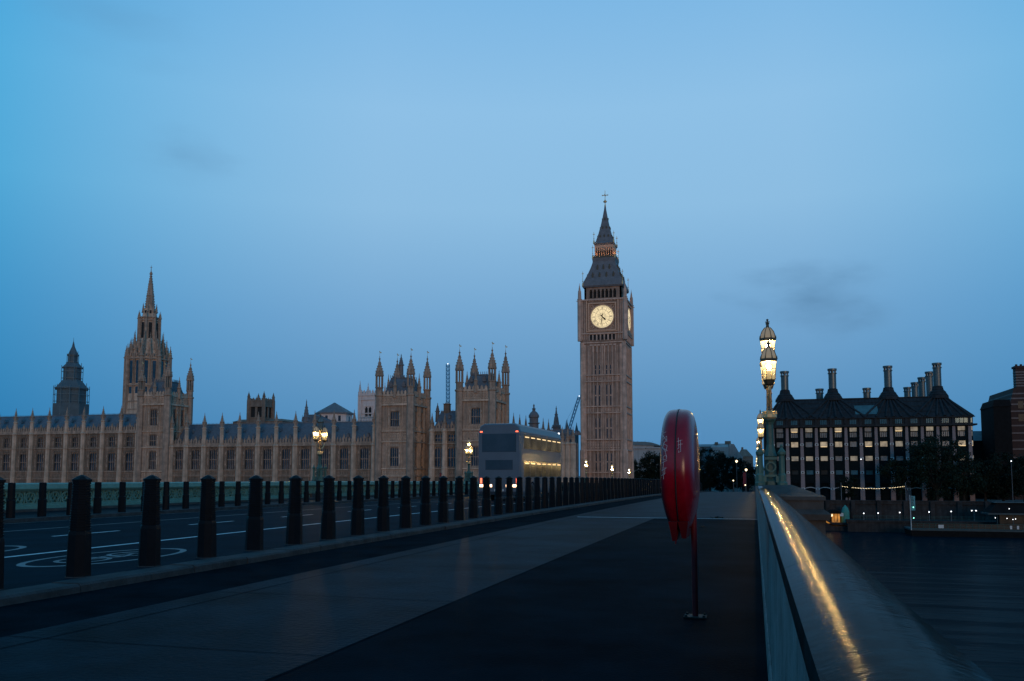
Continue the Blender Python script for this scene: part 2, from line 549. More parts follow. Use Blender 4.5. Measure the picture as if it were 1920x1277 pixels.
YS, YE = -14.0, 236.0
XK, XPAVE, XROADL, XLEFT = -7.22, -5.85, -19.65, -23.5
def strip(mb, x0, x1, z, y0=YS, y1=YE, step=4.0):
    n = max(1, int(math.ceil((y1 - y0) / step)))
    vs, fs = [], []
    for i in range(n + 1):
        y = y0 + (y1 - y0) * i / n
        vs += [(x0, y, dz(y) + z), (x1, y, dz(y) + z)]
    for i in range(n):
        fs.append((2 * i, 2 * i + 1, 2 * i + 3, 2 * i + 2))
    return mb.add(vs, fs)
def beam(mb, prof, y0=YS, y1=YE, step=4.0):         # closed profile (x, z) carried along the bridge
    n = max(1, int(math.ceil((y1 - y0) / step)))
    k = len(prof)
    vs, fs = [], []
    for i in range(n + 1):
        y = y0 + (y1 - y0) * i / n
        vs += [(x, y, dz(y) + z) for x, z in prof]
    for i in range(n):
        for j in range(k):
            j2 = (j + 1) % k
            fs.append((i * k + j, i * k + j2, (i + 1) * k + j2, (i + 1) * k + j))
    fs += [tuple(range(k - 1, -1, -1)), tuple(n * k + j for j in range(k))]
    return mb.add(vs, fs)
mb = MB()
beam(mb, [(-24.2, -.06), (.34, -.06), (.34, -1.7), (-24.2, -1.7)])
struct('bridge_deck', mb, M['pier'])
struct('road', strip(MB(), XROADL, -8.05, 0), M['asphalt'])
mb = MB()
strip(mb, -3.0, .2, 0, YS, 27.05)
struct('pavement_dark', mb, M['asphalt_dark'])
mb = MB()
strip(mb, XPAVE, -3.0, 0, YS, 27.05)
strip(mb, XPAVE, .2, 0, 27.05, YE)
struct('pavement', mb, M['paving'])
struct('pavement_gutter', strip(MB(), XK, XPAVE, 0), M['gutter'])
mb = MB()
beam(mb, [(-8.05, -.05), (-7.62, -.05), (-7.62, .092), (-8.05, .085)])
struct('pavement_kerb_strip', mb, M['asphalt'])
mb = MB()
y = YS
rk = random.Random(5)
while y < 120:                                      # granite kerb stones with open joints
    ln = rk.uniform(.85, 1.25)
    o = rk.uniform(-.008, .008)
    hh = .10 + rk.uniform(-.006, .006)
    beam(mb, [(-7.615, -.05), (XK + o, -.05), (XK + o, hh - .025), (XK - .03 + o, hh), (-7.615, hh)], y, y + ln - .014, 2)
    y += ln
beam(mb, [(-7.615, -.05), (XK, -.05), (XK, .10), (-7.615, .10)], 120, YE)
struct('kerb', mb, M['kerb'])
mb = MB()
beam(mb, [(-23.6, -.05), (XROADL - .25, -.05), (XROADL - .25, .10), (-23.6, .10)])
struct('pavement_far', mb, M['paving'])
mb = MB()
beam(mb, [(XROADL - .25, -.05), (XROADL, -.05), (XROADL, .11), (XROADL - .25, .11)])
struct('kerb_far', mb, M['kerb'])
# painted markings, 4 mm above the road
mb = MB()
strip(mb, -11.52, -11.40, .004, -14, 150)
yy = -8.0
while yy < 150:
    strip(mb, -14.50, -14.40, .004, yy, yy + 2.0, 2)
    yy += 4.6
def ell(mb, cx, cy, rx, ry, wd, n=40, a0=0, a1=2 * PI):
    vs, fs = [], []
    for i in range(n + 1):
        a = a0 + (a1 - a0) * i / n
        for q in (0, 1):
            x = cx + (rx - wd * q) * math.cos(a)
            y = cy + (ry - wd * 1.6 * q) * math.sin(a)
            vs.append((x, y, dz(y) + .004))
    for i in range(n):
        fs.append((2 * i, 2 * i + 1, 2 * i + 3, 2 * i + 2))
    mb.add(vs, fs)
struct('road_marking', mb, M['white'])
mb = MB()
for cx, cy in ((-9.95, 11.5), (-13.1, 11.2), (-9.95, 52.0), (-13.1, 52.0)):
    ell(mb, cx, cy, .80, 1.62, .085)
    ell(mb, cx, cy - .55, .36, .46, .06)
    ell(mb, cx, cy + .55, .36, .46, .06)
    for p, q in (((-.0, -.55), (.22, .05)), ((.22, .05), (0, .55)), ((0, -.55), (-.12, .1)), ((-.12, .1), (.22, .05)), ((-.12, .1), (0, .55)), ((-.3, .62), (.12, .62))):
        a, b_ = Vector((cx + p[0], cy + p[1])), Vector((cx + q[0], cy + q[1]))
        d = (b_ - a).normalized()
        nn = Vector((-d.y, d.x)) * .028
        mb.add([(*(a + nn), dz(cy) + .0045), (*(a - nn), dz(cy) + .0045), (*(b_ - nn), dz(cy) + .0045), (*(b_ + nn), dz(cy) + .0045)], [(0, 1, 2, 3)])
struct('road_marking_cycle', mb, M['oldwhite'])
mb = MB()
strip(mb, -16.79, -16.70, .004, -14, 150)
strip(mb, -8.46, -8.38, .004, -14, 150)
strip(mb, -19.45, -19.38, .004, -14, 150)
struct('road_marking_edge', mb, M['oldwhite'])
mb = MB()
x = -5.5
while x < .05:                                      # the pale filled joint right across the footway
    j = rk.uniform(-.012, .012)
    mb.add([(x, 27.0 + j, dz(27) + .004), (x + .46, 27.0 + j, dz(27) + .004), (x + .46, 27.13 + j, dz(27) + .004), (x, 27.13 + j, dz(27) + .004)], [(0, 1, 2, 3)])
    x += .47
struct('pavement_joint', mb, M['white'])
mb = MB()
strip(mb, -5.47, -5.455, .004, YS, 120)
strip(mb, -3.012, -2.992, .004, YS, 27.0)
yy = -6.0
while yy < 60:                                      # saw-cut joints across the footway
    j = rk.uniform(-.2, .2)
    mb.add([(XPAVE, yy + j, dz(yy) + .004), (-3.02, yy + j, dz(yy) + .004), (-3.02, yy + j + .012, dz(yy) + .004), (XPAVE, yy + j + .012, dz(yy) + .004)], [(0, 1, 2, 3)])
    yy += 2.9
struct('pavement_seam', mb, M['gutter'])
# approach road beyond the bridge
struct('road_approach', MB().add([(-19.6, YE, dz(YE)), (.3, YE, dz(YE)), (.3, 285, GZ + .01), (-19.6, 285, GZ + .01), (-19.6, 900, GZ + .01), (.3, 900, GZ + .01)], [(0, 1, 2, 3), (3, 2, 5, 4)]), M['asphalt'])

# ------------------------------------------------------------------ right parapet: battered inner face, recessed joint, rounded coping
par = thing('bridge_parapet', 'waist high painted parapet with wet rounded coping running away beside the footway', 'parapet', (.2, 0, 0))
mb = MB()
beam(mb, [(.078, 0), (.31, 0), (.31, .935), (.102, .935)])
beam(mb, [(.055, 0), (.0779, 0), (.0779, .08), (.064, .08)])
mb.build('inner_face', M['inner'], par)
cop = []
c0, rad = .200, .26
for i in range(13):
    a = R(-27 + 54 * i / 12)
    cop.append((c0 + rad * math.sin(a), 1.04 - rad + rad * math.cos(a)))
prof = [(.092, .945), (.315, .945), (.323, .972), (.322, .994)] + cop[::-1] + [(.079, .994), (.077, .972)]
def fine_beam(mb, prof, cuts):
    k = len(prof)
    vs, fs = [], []
    for y in cuts:
        vs += [(x, y, dz(y) + z) for x, z in prof]
    for i in range(len(cuts) - 1):
        for j in range(k):
            j2 = (j + 1) % k
            fs.append((i * k + j, i * k + j2, (i + 1) * k + j2, (i + 1) * k + j))
    fs += [tuple(range(k - 1, -1, -1)), tuple((len(cuts) - 1) * k + j for j in range(k))]
    mb.add(vs, fs)
mb = MB()
y = -6.0
while y < YE:
    ln = 4.4 if y < 60 else 20
    y2 = min(y + ln, YE)
    fine_beam(mb, prof, [y + (y2 - .006 - y) * q / 4 for q in range(5)])
    y = y2
o = mb.build('coping', M['coping'], par, smooth=True)

# ------------------------------------------------------------------ far parapet: green pierced cast iron
par = thing('bridge_balustrade', 'green cast iron balustrade with pierced trefoil panels along the far footway', 'balustrade', (-23.6, 0, 0))
mb = MB()
beam(mb, [(-23.78, .80), (-23.44, .80), (-23.40, .86), (-23.42, 1.02), (-23.50, 1.06), (-23.74, 1.06), (-23.80, 1.0)])
mb.build('coping', M['green'], par)
mb = MB()
beam(mb, [(-23.70, .10), (-23.50, .10), (-23.50, .30), (-23.53, .32), (-23.70, .32)])
beam(mb, [(-23.68, .76), (-23.52, .76), (-23.52, .80), (-23.68, .80)])
y = 12.0
while y < 128:
    z = dz(y)
    c = (-23.54, y, z + .56)
    U, V = (0, 1, 0), (0, 0, 1)
    seg = 10 if y < 70 else 6
    for oy, oz, r in ((0, .085, .095), (-.085, -.04, .085), (.085, -.04, .085)):
        mb.ring((c[0], y + oy, c[2] + oz), U, V, r - .028, r, seg, th=-.08)
    mb.ring((c[0], y, c[2] - .01), U, V, .185, .225, seg, th=-.08)
    mb.box(-23.62, -23.54, y - .275, y - .235, z + .32, z + .76)
    mb.box(-23.60, -23.545, y - .235, y + .235, z + .32, z + .385)
    mb.tube((-23.58, y - .25, z + .74), (-23.58, y - .13, z + .63), .022, n=4)
    mb.tube((-23.58, y + .22, z + .74), (-23.58, y + .13, z + .63), .022, n=4)
    y += .52
beam(mb, [(-23.66, .32), (-23.63, .32), (-23.63, .76), (-23.66, .76)])
mb.build('tracery_panel', M['green'], par)
mb = MB()
beam(mb, [(-23.44, .10), (-23.30, .10), (-23.30, .17), (-23.44, .19)])
mb.build('plinth', M['pier'], par)

# ------------------------------------------------------------------ bollards
NUM = 'first second third fourth fifth sixth seventh eighth ninth tenth eleventh twelfth thirteenth fourteenth fifteenth sixteenth seventeenth eighteenth nineteenth twentieth'.split()
def near_bollard_prof():
    pr = [(.147, 0), (.144, .03), (.1335, .50), (.127, .54)]
    z = .55
    while z < 1.10:
        r = .1275 - (z - .55) * .038
        pr += [(r - .010, z), (r - .010, z + .011), (r, z + .014), (r, z + .027)]
        z += .030
    pr += [(.105, 1.115), (.105, 1.13), (.116, 1.133), (.117, 1.160), (.112, 1.1625)]
    return pr
b0 = thing('bollard', 'x', 'bollard', (0, 0, 0))
o = MB().lathe(0, 0, near_bollard_prof(), 8, PI / 8).build('post', M['bollard'], b0)
MB().lathe(0, 0, [(.108, 1.162), (.055, 1.196), (.012, 1.214)], 8, PI / 8).build('cap', M['bollard'], b0)
MB().lathe(0, 0, [(.154, -.012), (.154, .006), (.148, .010)], 8, PI / 8).build('collar', M['kerb'], b0)
lowb = MB().lathe(0, 0, [(.146, 0), (.1335, .50), (.127, .54), (.105, 1.12), (.114, 1.138), (.114, 1.16), (.06, 1.20), (.01, 1.212)], 8, PI / 8).build('bollard', M['bollard'])
SP, Y0B = 1.245, 8.5135 - 1.245 * 2
ends = [' at the very edge of the photo, cut by it', ', right of the cut one', ', second whole one', ', straddling the painted cycle ring']
n = 0
y = Y0B + SP
while y < 132:
    i = n
    if i < 17:
        o = b0 if i == 0 else copy_tree(b0)
        lab = '%s black ribbed bollard of the kerb row beside the footway, counted from its near end' % NUM[i]
        lab = lab.replace(', counted from its near end', ' from its near end')
        if i == 0:
            lab = 'black ribbed bollard cut off by the photo edge, nearest end of the kerb row'
    else:
        o = lowb if i == 17 else lowb.copy()
        if i > 17:
            C.objects.link(o)
        lab = 'black bollard in the far crowded stretch of the kerb row, merging into a dark fence'
        if i < 20:
            lab = '%s black bollard of the kerb row beside the footway, counted from its near end' % NUM[i]
    o.location = (-7.80, y, dz(y) + .09)
    o.rotation_euler = (rnd.uniform(-.006, .006), rnd.uniform(-.006, .006), rnd.uniform(-.15, .15))
    tag(o, lab, 'bollard', 'black bollards along the near kerb')
    n += 1
    y += SP
farb = MB().lathe(0, 0, [(.125, 0), (.125, .5), (.105, .52), (.104, .98), (.09, 1.0)], 8, PI / 8).build('bollard', M['bollard'])
n = 0
for i in range(88):
    y = 19.53 + (i - 1) * 1.108
    o = farb if i == 0 else farb.copy()
    if i:
        C.objects.link(o)
    o.location = (-20.3, y, dz(y) + .10)
    o.rotation_euler = (0, 0, rnd.uniform(-.1, .1))
    lab = '%s plain flat topped bollard before the green balustrade, counted from its near end' % NUM[i] if i < 20 else 'plain flat topped bollard far along the green balustrade, half hidden by the kerb row'
    tag(o, lab, 'bollard', 'flat topped bollards along the far kerb')

# ------------------------------------------------------------------ bridge lamps: cluster base, column, three lanterns
def lantern(parent, x, y, z, k=1.0, lit=True, nm='lantern'):
    # frame with dome and bowl; the glass is its own sub-part
    mb = MB()
    n = 8
    rot = PI / 8
    mb.lathe(x, y, [(.035 * k, z - .13 * k), (.10 * k, z - .10 * k), (.125 * k, z - .03 * k), (.14 * k, z)], n, rot)
    mb.lathe(x, y, [(.182 * k, z + .40 * k), (.190 * k, z + .425 * k), (.190 * k, z + .455 * k), (.172 * k, z + .465 * k)], n, rot)
    mb.lathe(x, y, [(.060 * k, z + .695 * k), (.04 * k, z + .73 * k), (.03 * k, z + .78 * k), (.05 * k, z + .80 * k), (.02 * k, z + .83 * k), (.016 * k, z + .88 * k)], n, rot)
    dome = [(.168 * k, z + .466 * k), (.164 * k, z + .53 * k), (.136 * k, z + .61 * k), (.085 * k, z + .68 * k), (.055 * k, z + .71 * k)]
    for i in range(n):
        a = rot + 2 * PI * i / n
        mb.path([(x + (r_ + .004) * math.cos(a), y + (r_ + .004) * math.sin(a), z_) for r_, z_ in dome], .010 * k, 4)
    for i in range(n):
        a = rot + 2 * PI * i / n
        ca, sa = math.cos(a), math.sin(a)
        mb.tube((x + .14 * k * ca, y + .14 * k * sa, z), (x + .162 * k * ca, y + .162 * k * sa, z + .40 * k), .010 * k, n=4)
        mb.tube((x + .182 * k * ca, y + .182 * k * sa, z + .46 * k), (x + .140 * k * ca, y + .140 * k * sa, z + .61 * k), .009 * k, n=4)
        mb.lathe(x + .186 * k * ca, y + .186 * k * sa, [(.018 * k, z + .45 * k), (.004 * k, z + .52 * k)], 5)
    mb.ring((x, y, z + .22 * k), (1, 0, 0), (0, 1, 0), .150 * k, .162 * k, 8, rot, rot + 2 * PI, th=.012)
    f = mb.build(nm, M['lampiron'], parent)
    MB().lathe(x, y, dome, n, rot).build('lantern_dome', M['domeglass'] if lit else M['dimglass'], f)
    g = MB().lathe(x, y, [(.133 * k, z + .003), (.173 * k, z + .398 * k)], n, rot)
    g.build('lantern_glass', M['lampglass'] if lit else M['dimglass'], f)
    if lit:
        MB().lathe(x, y, [(.02, z + .24 * k), (.045, z + .27 * k), (.045, z + .31 * k), (.02, z + .34 * k)], 8).build('mantle', M['mantle'], f)
    return f
def lamp(label, x, y, z0, upper=True, wide=1.0):
    t_ = thing('bridge_lamp', label, 'street lamp', (x, y, z0), 'three lantern lamp standards on the bridge')
    mb = MB()                                       # main octagonal column with mouldings
    mb.lathe(x, y, [(.20, z0), (.20, z0 + .10), (.16, z0 + .14), (.13, z0 + .18), (.125, z0 + .62), (.15, z0 + .66), (.11, z0 + .80), (.085, z0 + .92), (.082, z0 + 1.36), (.10, z0 + 1.42), (.135, z0 + 1.47), (.14, z0 + 1.50)], 8, PI / 8)
    mb.build('column', M['greendark'], t_)
    for sx in (-1, 1):
        for sy in (-1, 1):
            cx, cy = x + sx * .235, y + sy * .235
            mb = MB().lathe(cx, cy, [(.115, z0), (.115, z0 + .07), (.085, z0 + .10), (.085, z0 + .24), (.062, z0 + .28), (.058, z0 + .66), (.085, z0 + .70), (.090, z0 + .75), (.05, z0 + .80), (.02, z0 + .85), (.03, z0 + .88), (.006, z0 + .93)], 8, PI / 8)
            mb.box(cx - .05 * sx, x + .1 * sx, cy - .03, cy + .03, z0 + .08, z0 + .22)
            mb.box(cx - .03, cx + .03, cy - .05 * sy, y + .1 * sy, z0 + .66, z0 + .73)
            mb.build('colonnette', M['greenlamp'], t_)
    mb = MB()
    for sx, sy, u in ((1, 0, 'y'), (-1, 0, 'y'), (0, 1, 'x'), (0, -1, 'x')):    # shield panels between the colonnettes
        c = (x + sx * .21, y + sy * .21, z0 + .42)
        U = (0, 1, 0) if u == 'y' else (1, 0, 0)
        mb.ring(c, U, (0, 0, 1), .085, .115, 12, th=.02)
        mb.box(c[0] - (.012 if sx else .13), c[0] + (.012 if sx else .13), c[1] - (.012 if sy else .13), c[1] + (.012 if sy else .13), z0 + .58, z0 + .64)
        mb.box(c[0] - (.012 if sx else .13), c[0] + (.012 if sx else .13), c[1] - (.012 if sy else .13), c[1] + (.012 if sy else .13), z0 + .20, z0 + .25)
    mb.build('base_panel', M['greenlamp'], t_)
    mb = MB().lathe(x, y, [(.125, z0 + 1.501), (.155, z0 + 1.53), (.155, z0 + 1.60), (.13, z0 + 1.62), (.135, z0 + 1.66), (.09, z0 + 1.68)], 10)
    for i in range(10):
        a = 2 * PI * i / 10
        mb.lathe(x + .142 * math.cos(a), y + .142 * math.sin(a), [(.022, z0 + 1.60), (.022, z0 + 1.65), (.006, z0 + 1.68)], 5)
    mb.build('collar', M['gold'], t_)
    mb = MB().lathe(x, y, [(.075, z0 + 1.675), (.062, z0 + 1.76), (.056, z0 + 2.2), (.075, z0 + 2.24), (.055, z0 + 2.3), (.045, z0 + 2.86)], 8)
    for i in range(26):                             # spiral bead round the shaft
        a = i * .75
        zz = z0 + 1.72 + i * .02
        mb.lathe(x + .055 * math.cos(a), y + .055 * math.sin(a), [(.008, zz), (.017, zz + .015), (.008, zz + .03)], 5)
    mb.build('shaft', M['lampiron'], t_)
    for s in (-1, 1):
        mb = MB()
        pts = [(x, y + s * .05, z0 + 1.80), (x, y + s * .22, z0 + 1.84), (x, y + s * .40, z0 + 1.95), (x, y + s * .50, z0 + 2.10), (x, y + s * .50, z0 + 2.20)]
        mb.path(pts, .024)
        pts = [(x, y + s * .05, z0 + 2.30), (x, y + s * .16, z0 + 2.26), (x, y + s * .2, z0 + 2.16), (x, y + s * .14, z0 + 2.08), (x, y + s * .09, z0 + 2.13)]
        mb.path(pts, .014)
        mb.build('bracket', M['gold'], t_)
        lantern(t_, x, y + s * .50, z0 + 2.33)
    lantern(t_, x, y, z0 + 2.86, 1.0, upper)
    mb = MB()
    zz = z0 + 2.86 + .88
    mb.lathe(x, y, [(.014, zz - .02), (.03, zz + .01), (.012, zz + .03)], 6)
    mb.box(x - .05, x + .05, y - .012, y + .012, zz - .05, zz - .03)
    mb.build('finial', M['lampiron'], t_)
    return t_
RL = ((20.0, 'largest lit three lantern lamp standing on the stone pier of the near parapet'), (46.5, 'second lit lamp behind the large one along the near parapet'),
      (71.5, 'third lit lamp behind the large one along the near parapet'), (98.0, 'fourth lit lamp along the near parapet, just before the crest'),
      (124.0, 'fifth lit lamp of the near parapet, mostly sunk below the crest'), (150.0, 'sixth lit lamp of the near parapet, lantern just above the crest'))
XL = .37
def pier(x, y, label, out):                         # moulded stone pier head carrying a lamp
    z = dz(y) + 1.02
    t_ = thing('bridge_pier', label, 'bridge pier', (x, y, WZ))
    sx = 1 if out > 0 else -1
    def rect(a, b, h):
        return (min(x - sx * a, x + sx * b), max(x - sx * a, x + sx * b), y - h, y + h)
    i0 = -.02 if True else 0
    mb = MB()
    mb.frus(rect(.30, 1.05, 1.35), WZ - 1, rect(.28, 1.0, 1.3), z - .62)
    mb.build('pier_shaft', M['pier'], t_)
    mb = MB()
    mb.frus(rect(.0, 1.08, 1.42), z - .62, rect(.0, 1.12, 1.46), z - .50)
    mb.frus(rect(.0, 1.12, 1.46), z - .50, rect(.0, .98, 1.32), z - .40)
    mb.frus(rect(.0, .98, 1.32), z - .40, rect(.0, .98, 1.32), z - .22)
    mb.frus(rect(.0, 1.02, 1.36), z - .22, rect(.0, 1.02, 1.36), z - .14)
    mb.frus(rect(.0, 1.02, 1.36), z - .14, rect(.25, .42, .42), z + .08)
    mb.build('pier_cap', M['pier'], t_)
    return z + .08
for i, (yl, lab) in enumerate(RL):
    zc = pier(XL, yl, ['stone pier head under the large lit lamp, jutting over the river', 'stone pier head under the second lamp of the near parapet', 'stone pier head under the third lamp of the near parapet',
                       'stone pier head under the fourth lamp of the near parapet', 'stone pier head under the fifth lamp of the near parapet', 'stone pier head under the sixth lamp of the near parapet'][i], 1)
    lamp(lab, XL - .02, yl, dz(yl) + 1.08)
LL = ((43.5, 'green lamp with two lit side lanterns and dark top one on the far balustrade'), (69.7, 'second lit lamp of the far balustrade, beyond the one with the dark lantern'),
      (97.0, 'third lit lamp of the far balustrade, beside the grey bus'), (122.9, 'fourth lit lamp of the far balustrade, before the clock tower corner'),
      (146.6, 'fifth lit lamp of the far balustrade, glowing between bollards under the clock tower'), (167.4, 'sixth lit lamp of the far balustrade, tiny between bollards right of the clock tower'))
for i, (yl, lab) in enumerate(LL):
    pier(-23.62, yl, ['stone pier under the lamp with the dark top lantern', 'stone pier under the second lamp of the far balustrade', 'stone pier under the third lamp of the far balustrade',
                      'stone pier under the fourth lamp of the far balustrade', 'stone pier under the fifth lamp of the far balustrade', 'stone pier under the sixth lamp of the far balustrade'][i], -1)
    lamp(lab, -23.62, yl, dz(yl) + 1.08, upper=(i > 0))

# ------------------------------------------------------------------ lifebuoy housing on its red post
HX, HY, HZ, HR, HT = -.655, 8.0, 1.345, .555, .156
lb = thing('lifebuoy_housing', 'glossy red lifebuoy case scribbled with white tags, seen edge-on on a red post', 'lifebuoy case', (-.55, 8.09, 0))
def rim_r(x):                                       # radius of the case at offset x from its middle
    k = min(1.0, abs(x) / HT)
    return HR * (1 - k ** 4.4) ** (1 / 4.4) if k < 1 else 0
def squash(z):                                      # slightly narrower towards the bottom
    return 1.0 - .30 * (max(0.0, (1.12 - z)) / .35) ** 1.3
mb = MB()
NS, NT = 64, 26
vs, fs = [], []
for i in range(NT + 1):
    x = -HT * math.cos(PI * i / NT)
    r = rim_r(x)
    for k in range(NS):
        a = 2 * PI * k / NS
        zz = HZ + r * math.sin(a)
        vs.append((HX + x * squash(zz), HY + r * math.cos(a) * .98, zz))
for i in range(NT):
    for k in range(NS):
        k2 = (k + 1) % NS
        fs.append((i * NS + k, i * NS + k2, (i + 1) * NS + k2, (i + 1) * NS + k))
mb.add(vs, fs)
mb.build('case', M['redplastic'], lb, smooth=True)
mb = MB()                                           # gap between the two moulded halves
for rr, x in ((1.004, -.004),):
    mb.ring((HX + x, HY, HZ), (0, 1, 0), (0, 0, 1), HR * .9, HR * 1.006, 64, th=.009)
mb.build('seam', M['black'], lb)
mb = MB()                                           # proud lip along each half
for x in (-.016, .016):
    mb.ring((HX + x - .003, HY, HZ), (0, .98, 0), (0, 0, 1), HR * .93, HR * 1.004, 64, th=.007)
mb.build('lip', M['redplastic'], lb)
mb = MB()                                           # hanging latch flaps under the case
for sx, wd, dp in ((-1, .070, .075), (1, .078, .05)):
    x0 = HX + (-.006 - wd if sx < 0 else .006)
    mb.frus((x0 + .02, x0 + wd - .02, HY - .30, HY + .2), HZ - HR - dp, (x0 - .004, x0 + wd + .004, HY - .40, HY + .3), HZ - HR + .10)
mb.tube((HX - .02, HY - .28, HZ - HR + .02), (HX - .03, HY - .30, HZ - HR - .10), .018, .006, 6)
mb.build('latch', M['redpaint'], lb)
mb = MB()
mb.lathe(-.55, 8.09, [(.027, .012), (.027, 1.55)], 14)
mb.build('post', M['redpaint'], lb, smooth=True)
mb = MB()
mb.box(-.56, -.51, 7.98, 8.09, 1.05, 1.12)
mb.box(-.56, -.51, 7.98, 8.09, 1.42, 1.49)
mb.build('bracket', M['redpaint'], lb)
mb = MB()
mb.box(-.65, -.45, 8.0, 8.19, .001, .013)
for bx in (-.63, -.47):
    for by in (8.02, 8.17):
        mb.lathe(bx, by, [(.013, .013), (.013, .028)], 6)
mb.build('base_plate', M['steel'], lb)
mb = MB()
def scrib(pts, off, zs):                            # chalk strokes laid on the rim (u across, v up)
    out_ = []
    for a, b in zip(pts, pts[1:]):
        for q in range(4):
            out_.append((a[0] + (b[0] - a[0]) * q / 4, a[1] + (b[1] - a[1]) * q / 4))
    out_.append(pts[-1])
    P3 = []
    for u, v in out_:
        r = rim_r(u)
        d = v - HZ
        P3.append((HX + u * squash(v), HY - .98 * math.sqrt(max(1e-4, r * r - d * d)) - .0015, v))
    mb.path(P3, .0021, 4)
# strokes like the tag on the left half: upper letters, lower letters
TAGS = ([(-.118, 1.70), (-.112, 1.61)], [(-.128, 1.655), (-.085, 1.675)], [(-.112, 1.64), (-.08, 1.60), (-.105, 1.57)], [(-.12, 1.60), (-.078, 1.635), (-.075, 1.585)],
           [(-.105, 1.57), (-.07, 1.55), (-.082, 1.50), (-.112, 1.53), (-.10, 1.58)], [(-.115, 1.535), (-.065, 1.505)], [(-.095, 1.52), (-.072, 1.45)],
           [(-.105, 1.455), (-.08, 1.47), (-.075, 1.435), (-.105, 1.425), (-.105, 1.455)], [(-.118, 1.40), (-.07, 1.425)], [(-.098, 1.42), (-.108, 1.345)],
           [(-.12, 1.335), (-.072, 1.36)], [(-.108, 1.36), (-.104, 1.26)], [(-.088, 1.365), (-.096, 1.30)], [(-.125, 1.29), (-.085, 1.315)],
           [(.022, 1.62), (.03, 1.53), (.018, 1.52)], [(.012, 1.585), (.058, 1.60)], [(.042, 1.60), (.046, 1.50), (.026, 1.49), (.03, 1.51)], [(.02, 1.555), (.06, 1.565)])
for sgn in (-1, 1):
    mb = MB()
    for st in TAGS:
        if st[0][0] * sgn > 0:
            scrib(st, 0, 0)
    mb.build('scribble', M['scratch'], lb)
# crushed leaf litter on the footway
for (px, py, lab, s) in ((1345, 974, 'dark crumpled leaf clump lying on the pale joint across the footway', 1.0), (967, 966, 'dark scrap lying against the kerb stones by the gutter', .8), (1318, 990, 'small dark scrap on the footway behind the red case', .4)):
    gx, gy = ground(px, py, dz(26))
    mb = MB()
    rr = random.Random(int(px))
    for i in range(26):
        a, d = rr.uniform(0, 6.28), rr.uniform(0, .17) * s
        cx, cy, cz = gx + d * math.cos(a) * 1.2, gy + d * math.sin(a), dz(gy) + rr.uniform(.01, .09) * s * (1 - d)
        e1 = Vector((rr.uniform(-1, 1), rr.uniform(-1, 1), rr.uniform(-.5, .5))) * .07 * s
        e2 = Vector((rr.uniform(-1, 1), rr.uniform(-1, 1), rr.uniform(-.5, .8))) * .05 * s
        c = Vector((cx, cy, max(cz, dz(gy) + .06 * s)))
        mb.add([tuple(c - e1), tuple(c + e2), tuple(c + e1), tuple(c - e2 * .6)], [(0, 1, 2, 3)])
    tag(mb.build('leaf_litter', M['litter']), lab, 'litter')

# ------------------------------------------------------------------ double-decker bus, tail towards us
bx0, bx1, by0, by1 = -15.05, -12.55, 46.0, 56.8
bz = dz(50)
bus = thing('double_decker_bus', 'slate grey double decker bus driving away behind the bollards, tail lamps lit', 'bus', (-13.8, 51.4, bz))
bv = []
mb = MB()
sec = [(bx0 + .06, bz + .34), (bx1 - .06, bz + .34), (bx1, bz + .5), (bx1, bz + 3.9), (bx1 - .12, bz + 4.22), (bx1 - .35, bz + 4.36), (bx0 + .35, bz + 4.36), (bx0 + .12, bz + 4.22), (bx0, bz + 3.9), (bx0, bz + .5)]
cxm, czm = (bx0 + bx1) / 2, bz + 2.3
def ringsec(y, k, kz=1.0):
    return [(cxm + (x - cxm) * k, y, czm + (z - czm) * kz) for x, z in sec]
rings = [ringsec(by0, .95, .965), ringsec(by0 + .05, .98, .985), ringsec(by0 + .18, 1, 1), ringsec(by1 - .6, 1, 1), ringsec(by1 - .15, .98, .985), ringsec(by1, .93, .96)]
k = len(sec)
fs = []
for i in range(len(rings) - 1):
    for j in range(k):
        j2 = (j + 1) % k
        fs.append((i * k + j, i * k + j2, (i + 1) * k + j2, (i + 1) * k + j))
fs += [tuple(range(k - 1, -1, -1)), tuple((len(rings) - 1) * k + j for j in range(k))]
mb.add([v for r_ in rings for v in r_], fs)
mb.build('body', M['bus'], bus)
for z0, z1 in ((1.35, 2.25), (2.95, 3.75)):         # side glazing, each bay a pane
    for i in range(7):
        ya = by0 + .75 + i * 1.38
        for s, xs in ((1, bx1), (-1, bx0)):
            wv = MB().box(xs - .02, xs + .012 * s if s > 0 else xs - .012, ya, ya + 1.30, bz + z0, bz + z1).build('window', M['buslit'], bus)
            MB().box(xs - .02 if s > 0 else xs - .018, xs + .018 if s > 0 else xs + .02, ya + .2, ya + 1.1, bz + z1 - .16, bz + z1 - .10).build('interior_light', M['tube'], wv)
MB().box(bx0 + .25, bx1 - .25, by0 - .012, by0 + .03, bz + 2.75, bz + 3.78).build('window', M['busdark'], bus)
MB().box(bx0 + .45, bx1 - .45, by0 - .012, by0 + .03, bz + 1.75, bz + 2.3).build('window', M['busdark'], bus)
mb = MB()
mb.box(bx0 + .3, bx1 - .3, by0 - .02, by0 + .03, bz + .75, bz + 1.35)
for i in range(7):
    mb.box(bx0 + .38, bx1 - .38, by0 - .035, by0 - .018, bz + .80 + i * .075, bz + .83 + i * .075)
mb.build('engine_cover', M['bus'], bus)
MB().box(cxm - .27, cxm + .27, by0 - .03, by0 + .02, bz + .55, bz + .68).build('number_plate', M['palegrey'], bus)
mb = MB()
mb.box(bx0 + .12, bx1 - .12, by0 - .07, by0 + .12, bz + .36, bz + .54)
mb.build('bumper', M['busdark'], bus)
